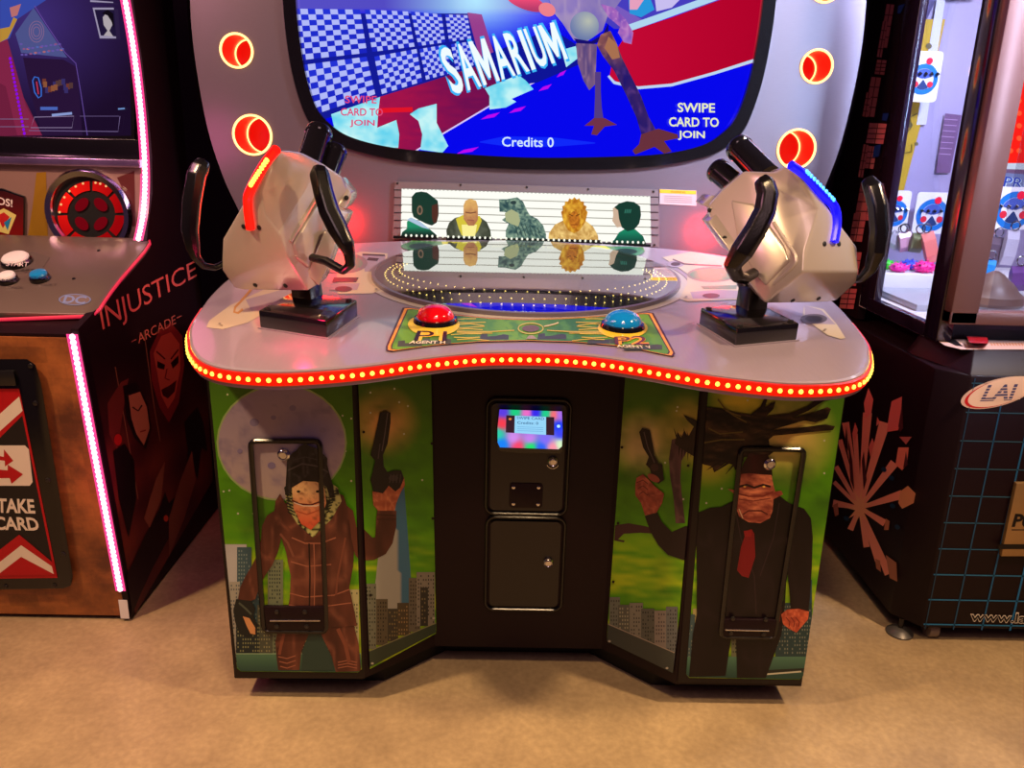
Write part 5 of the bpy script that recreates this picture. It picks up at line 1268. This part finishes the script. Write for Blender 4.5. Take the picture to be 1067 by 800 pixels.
# upper glass case: floor, back, posts, frames
UF = .50
MB().box((X0, .60, 1.03), (X1, 1.55, 1.075)).build('case_floor', MT['white_pl'], cr)
def post(x0, y0, x1, y1, nm, m_, z0=1.03, z1=2.6): return MB().box((x0, y0, z0), (x1, y1, z1)).build(nm, m_, cr, bevel=.006)
DKP = pbr('dark_post', (30, 18, 34), .16, coat=.5)
post(X0-.002, UF+.015, X0+.05, .606, 'corner_post', DKP)
post(X0-.002, 1.0, X0+.03, 1.12, 'rear_post', DKP)
MB().box((X0-.001, 1.12, .975), (X0+.03, 1.55, 2.6)).build('rear_side_panel', MT['black'], cr)
MB().box((X0-.003, .60, 1.03), (X0+.03, 1.06, 1.078)).build('side_sill', DKP, cr, bevel=.004)
frm = pbr('bronze_frame', (112, 78, 74), .32, .4)
MB().box((X0+.006, UF-.03, 1.10), (X0+.095, UF+.02, 2.6)).build('front_frame', frm, cr, bevel=.005)
MB().box((X0+.006, UF-.03, 1.10), (X1, UF+.02, 1.142)).build('front_frame', frm, cr, bevel=.004)
MB().box((X0+.02, .56, 1.03), (X1, .60, 1.10)).build('recess_panel', MT['black'], cr)
MB().box((X0+.03, 1.47, 1.07), (X1, 1.5, 2.6)).build('case_back', pbr('lilac_back', (150, 140, 176), .5), cr)
MB().box((X1-.03, .52, 1.03), (X1, 1.55, 2.6)).build('case_side', MT['white_pl'], cr)
MB().box((X0, UF, 2.6), (X1, 1.55, 2.66)).build('case_roof', MT['black'], cr)
MB().box((X0+.012, .60, 1.07), (X0+.016, 1.01, 2.6)).build('side_glass', MT['clear'], cr)
MB().box((X0+.14, UF, 1.08), (X1-.02, UF+.004, 2.6)).build('front_glass', MT['clear'], cr)
# small lamps and tech print on the rear side
a = Art(P_XR, .003, .00012)
PKB = (196, 96, 104)
zr = [(1, 0)]
for (x0, y0, x1, y1) in ((924, 4, 932, 50), (920, 22, 925, 60), (914, 62, 924, 78), (908, 80, 918, 122), (903, 96, 908, 122), (906, 128, 924, 150), (905, 152, 914, 176), (900, 150, 905, 185), (897, 190, 920, 230), (890, 222, 903, 252), (884, 262, 898, 298), (878, 300, 893, 322)):
    sl = -.17
    a.P([(x0, y0), (x1, y0+1), (x1+sl*(y1-y0), y1), (x0+sl*(y1-y0), y1-1)], PKB)
    for k in range(3):
        yy = y0+(k+1)*(y1-y0)/4; a.L([(x0+sl*(yy-y0), yy), (x1+sl*(yy-y0), yy+.5)], 1, (70, 26, 40))
    a.L([((x0+x1)/2, y0), ((x0+x1)/2+sl*(y1-y0), y1)], .9, (80, 30, 44))
a.P([(911, 152), (918, 150), (916, 163), (909, 164)], (24, 44, 110)); a.P([(936, 6), (943, 4), (938, 14), (935, 14)], (24, 44, 110)); a.P([(920, 118), (926, 118), (924, 126), (919, 125)], (24, 44, 110))
a.build('side_print', MT['print_matte'], cr)

# ---- prizes
PBk = Plane((0, 1.46, 0), (0, -1, 0))
a = Art(PBk, .001, .0002)
YO = (176, 144, 40)
a.P([(946, 20), (985, 20), (976, 62), (940, 60)], YO); a.P([(930, 104), (966, 104), (940, 205), (920, 205)], YO); a.P([(960, -60), (1020, -60), (1015, 0), (955, 0)], (150, 150, 190))
a.P([(955, 0), (975, 0), (966, 20), (950, 20)], (74, 66, 110)); a.P([(976, 0), (985, 0), (965, 130), (955, 130)], (190, 190, 214)); a.P([(985, 118), (1002, 120), (990, 180), (975, 180)], (100, 70, 110))
for k in range(7): a.L([(984-k*1.2, 124+k*6), (998-k*1.2, 125+k*6)], .8, (160, 130, 170))
for x, y, r in ((951, 40, 3), (968, 48, 3), (948, 130, 3), (955, 150, 2)): a.E(x, y, r, r, (100, 90, 60))
a.L([(944, 140), (950, 132), (948, 122), (956, 118)], 1, (90, 76, 30)); a.L([(940, 160), (950, 158), (950, 150)], 1, (90, 76, 30))
a.build('rack_print', MT['print'], cr)
def card(x, y, w, h, label, top=(30, 110, 190), Y=1.38, grp='round emblem prize cards'):
    pl_ = Plane((0, Y, 0), (0, -1, 0)); c = pl_.at(x, y)
    t = thing('prize_card', label, 'prize card', c, grp)
    hw, hh = w/2, h/2
    b = MB().prism([c+Vector((u, 0, v)) for u, v in rrect(-hw, -hh, hw, hh, .015)], [c+Vector((u, -.004, v)) for u, v in rrect(-hw, -hh, hw, hh, .015)]).build('backing', MT['white_pl'], t)
    V, F, C = [], [], []
    def disc(u, v, r0, r1, col, a0=0, a1=2*pi, lift=.005, n=24):
        bb = len(V)
        for k in range(n+1):
            an = a0+(a1-a0)*k/n
            for r in (r0, r1): V.append(c+Vector((u+r*cos(an), -lift, v+r*sin(an))))
        for k in range(n): F.append((bb+2*k, bb+2*k+1, bb+2*k+3, bb+2*k+2)); C.append([lin(col)]*4)
    R = min(hw, hh)
    disc(0, -.1*hh, R*.62, R*.9, top, 0, 2*pi); disc(0, -.1*hh, R*.05, R*.6, (70, 90, 170), pi*.1, pi*.9, .0052)
    disc(0, -.1*hh, R*.05, R*.6, (40, 60, 110), pi*1.3, pi*1.7, .0054); disc(-.45*hw, -.3*hh, 0, R*.18, (206, 40, 60), lift=.0056); disc(.45*hw, -.3*hh, 0, R*.18, (206, 40, 60), lift=.0056); disc(.2*hw, .62*hh, 0, R*.2, (236, 26, 60), lift=.0056)
    obj('card_print', V, F, MT['print'], b, cols=C)
    for k in range(5): MB().tube([c+Vector((-hw*.7+k*hw*.36, -.008, .15*hh)), c+Vector((-hw*.6+k*hw*.36, -.014, .06*hh))], .006, 6).build('key_ring', MT['chrome'], t)
card(962, 80, .13, .19, 'blue and white round emblem card alone high behind the side glass')
card(932, 220, .12, .17, 'white card with blue ring emblem, leftmost low behind side glass')
card(971, 222, .15, .17, 'white card with red dot above the pink toy, beside the corner post')
card(1056, 217, .18, .17, 'white ring emblem card seen through front glass above brown toy', Y=1.30)
# white shelf and small spiky toys
sh = MB().box((1.42, 1.16, 1.075), (2.3, 1.42, 1.155)).build('prize_shelf', MT['white_pl'], cr, bevel=.004)
MB().box((1.42, .80, 1.075), (2.3, 1.16, 1.10)).build('prize_step', pbr('step_grey', (170, 172, 184), .4), cr, bevel=.004)
def toy(x, y, r, col, label):
    Y = 1.21 + .075*(int(x) % 2 == 0); p = Plane((0, Y, 0), (0, -1, 0)).at(x, y); c = Vector((p.x, Y, 1.155+r*.72))
    t = thing('spiky_fish_toy', label, 'toy', (c.x, c.y, 1.155), 'small bright fish toys on the shelf')
    mt = pbr(label.split()[0]+'_rubber', col, .4)
    b = MB().ball(c, r, 14, 0, (1.35, 1, .72))
    for k in range(46):
        z = 1-2*(k+.5)/46; t_ = k*2.4; s_ = math.sqrt(1-z*z); d = Vector((s_*cos(t_), s_*sin(t_), z))
        q = c+Vector((d.x*1.35, d.y, d.z*.72))*r*.93; b.lathe(q, d, [(r*.13, 0), (r*.01, r*.36)], 6)
    body_ = b.build('toy_body', mt, t, smooth=False)
    MB().prism([c+Vector((r*1.2, 0, 0)), c+Vector((r*1.9, .002, r*.5)), c+Vector((r*1.75, .002, 0)), c+Vector((r*1.9, .002, -r*.45))], [c+Vector((r*1.2, .01, 0)), c+Vector((r*1.9, .012, r*.5)), c+Vector((r*1.75, .012, 0)), c+Vector((r*1.9, .012, -r*.45))]).build('tail', mt, t)
    for s_ in (-1, 1): MB().ball(c+Vector((-r*.95+.0, s_*r*.45-.004, r*.3)), r*.14, 8).build('eye', MT['hole'], t)
toy(924, 270, .027, (60, 210, 50), 'green spiky fish toy, leftmost on the white shelf')
toy(937, 274, .026, (236, 40, 160), 'pink spiky fish toy between the green and blue ones')
toy(948, 277, .028, (50, 80, 220), 'blue spiky fish toy on the white shelf')
toy(963, 282, .032, (250, 40, 150), 'large pink spiky fish toy, rightmost beside the blue one')
# folded cushion-like brown toy seen through the front glass
p = Plane((0, .85, 0), (0, -1, 0)).at(1036, 293)
t = thing('brown_toy', 'brown domed plush toy lying behind the front glass', 'toy', (p.x, .85, 1.10))
pr_ = [(.10, 0), (.112, .012), (.105, .035), (.085, .05), (.078, .062), (.060, .082), (.050, .088), (.030, .108), (.010, .120)]
bt = MB().lathe((p.x, .85, 1.10), (0, 0, 1), pr_, 36).build('toy_body', pbr('brown_plush', (92, 66, 58), .45), t, smooth=True)
MB().tube([(p.x+.03*cos(k), .85-.098, 1.10+.028+.012*sin(k)) for k in [pi+i*pi/8 for i in range(9)]], .004, 6).build('mouth', MT['white_pl'], t, smooth=True)
# prize pouches
def pouch(x, y, Y, w, h, col, label, tilt=.2):
    c = Plane((0, Y, 0), (0, -1, 0)).at(x, y)
    t = thing('prize_bag', label, 'prize bag', c, 'small clear prize bags')
    R = Matrix.Rotation(tilt, 3, 'Y')
    def T_(v): return c + R @ Vector(v)
    V = [T_((sx*w/2, sy*.012*(1 if abs(k) < 2 else .1), k*h/4)) for sy in (-1, 1) for k in range(-2, 3) for sx in (-1, 1)]
    F = []
    for s_ in (0, 10):
        for k in range(4): F.append((s_+2*k, s_+2*k+1, s_+2*k+3, s_+2*k+2))
    for k in range(4): F += [(2*k, 2*k+2, 12+2*k, 10+2*k), (2*k+1, 2*k+3, 13+2*k, 11+2*k)]
    b = obj('bag', V, F, pbr(label.split()[0]+'_bag', col, .25, coat=.6), t, smooth=False)
    MB().tube([T_((.018*cos(k), -.004, h/2+.018+.018*sin(k))) for k in [i*pi/8 for i in range(16)]], .003, 6, closed=True).build('hang_ring', MT['chrome'], t, smooth=True)
pouch(932, 250, 1.34, .05, .07, (170, 166, 180), 'silver bag hanging above the green toy', .5)
pouch(943, 252, 1.32, .05, .08, (200, 150, 170), 'pale pink bag hanging above the blue toy', -.2)
pouch(955, 253, 1.30, .05, .08, (120, 130, 90), 'olive bag hanging above the large pink toy', .1)
pouch(969, 258, 1.25, .05, .13, (236, 130, 120), 'orange and pink striped long bag beside the corner post', -.35)
pouch(1035, 262, 1.25, .06, .12, (90, 74, 90), 'dark looped bag behind the brown toy', .1)
pouch(1052, 258, 1.22, .05, .14, (200, 196, 216), 'white long bag behind the brown toy, near photo edge', .05)
pouch(1027, 280, 1.15, .06, .08, (40, 130, 200), 'blue bag left of the brown toy', .2)
pouch(1062, 290, 1.05, .07, .10, (110, 70, 140), 'purple bag right of the brown toy', -.1)
# lit red sign inside, upper right, and lettering strip
a = Art(Plane((0, 1.40, 0), (0, -1, 0)), .002, .0003)
a.P([(1054, 70), (1110, 60), (1110, 170), (1047, 170)], (255, 30, 20))
for i in range(5):
    for j in range(6): a.E(1053+i*9, 92+j*13, 2.8, 2.8, (255, 90, 50), 0, 10)
a.P([(1047, 170), (1110, 170), (1110, 178), (1046, 176)], (200, 210, 236))
a.P([(1043, 180), (1110, 184), (1110, 200), (1040, 198)], (120, 130, 190)); a.T('PRIZES', [(1048, 184), (1100, 188), (1099, 199), (1045, 195)], (200, 220, 255), .03); a.lift(); a.T('PRIZES', [(1048, 184), (1100, 188), (1099, 199), (1045, 195)], (30, 60, 190), .0)
a.build('lit_sign', MT['screen'], cr)

# ================================================================== LIGHT
def area(name, loc, to, size, e, c, sy=None, spread=None):
    l = bpy.data.lights.new(name, 'AREA'); l.energy = e; l.color = c; l.size = size
    if sy: l.shape = 'RECTANGLE'; l.size_y = sy
    if spread: l.spread = spread
    o = bpy.data.objects.new(name, l); COL.objects.link(o); o.location = loc
    o.rotation_euler = (Vector(to)-Vector(loc)).to_track_quat('-Z', 'Y').to_euler(); return o
def point(name, loc, e, c, r=.05):
    l = bpy.data.lights.new(name, 'POINT'); l.energy = e; l.color = c; l.shadow_soft_size = r
    o = bpy.data.objects.new(name, l); COL.objects.link(o); o.location = loc; return o
area('ceiling_lamp_warm', (-2.15, -.85, 3.3), (-.7, -.6, 0), .16, 46, (1, .66, .34), spread=2.2)
area('ceiling_lamp_warm', (2.15, -.85, 3.3), (.7, -.6, 0), .16, 46, (1, .66, .34), spread=2.2)
area('ceiling_lamp_warm', (.1, -1.6, 3.3), (0, -1.0, 0), .3, 26, (1, .66, .34), spread=2.2)
area('rose_front_fill', (0, -2.3, 2.9), (0, 0, .6), 1.0, 12, (1, .62, .66))  # added soft fill from the camera side, for highlights on the guns
area('cool_bezel_fill', (2.0, -.3, 2.9), (1.15, 1.1, 1.8), .4, 44, (.60, .70, 1), spread=1.3)  # added bluish fill that brightens the right of the bezel
area('pink_spill_fill', (-2.0, -.2, 2.6), (-1.0, .9, 1.5), .5, 9, (1, .36, .56))  # added fill standing in for the spill of the pink LED strips
point('pink_strip_light', (-1.27, .30, .55), 1.2, (1, .12, .38), .12)
point('pink_strip_light', (-1.26, .78, 1.6), 1.0, (1, .15, .42), .12)
point('red_ring_light', (-.70, 1.0, 1.30), 3.2, (1, .01, .01), .06)
point('red_ring_light', (.72, 1.0, 1.30), 3.2, (1, .01, .01), .06)
point('red_deck_fill', (-.56, -.15, 1.22), .7, (1, .01, .10), .02)  # added point fill for the red glow on the deck, no fixture there
area('blue_streak_fill', (2.52, -1.95, 2.2), (1.2, 1.1, 1.9), .34, 2.6, (.50, .68, 1), sy=1.4, spread=.6)  # added unseen strip fill, placed to mirror a blue streak in the bezel
area('case_lamp', (2.0, 1.0, 2.55), (2.0, 1.05, 1.0), .9, 16, (.85, .88, 1), .5)
w = bpy.data.worlds.new('world'); w.use_nodes = True; SC.world = w
bgn = w.node_tree.nodes['Background']; bgn.inputs[0].default_value = (.10, .045, .095, 1); bgn.inputs[1].default_value = .42
SC.view_settings.view_transform = 'Standard'; SC.view_settings.look = 'None'
SC.view_settings.exposure = 0; SC.view_settings.gamma = 1; SC.view_settings.use_curve_mapping = False
SC.cycles.use_denoising = True
SC.cycles.max_bounces = 8
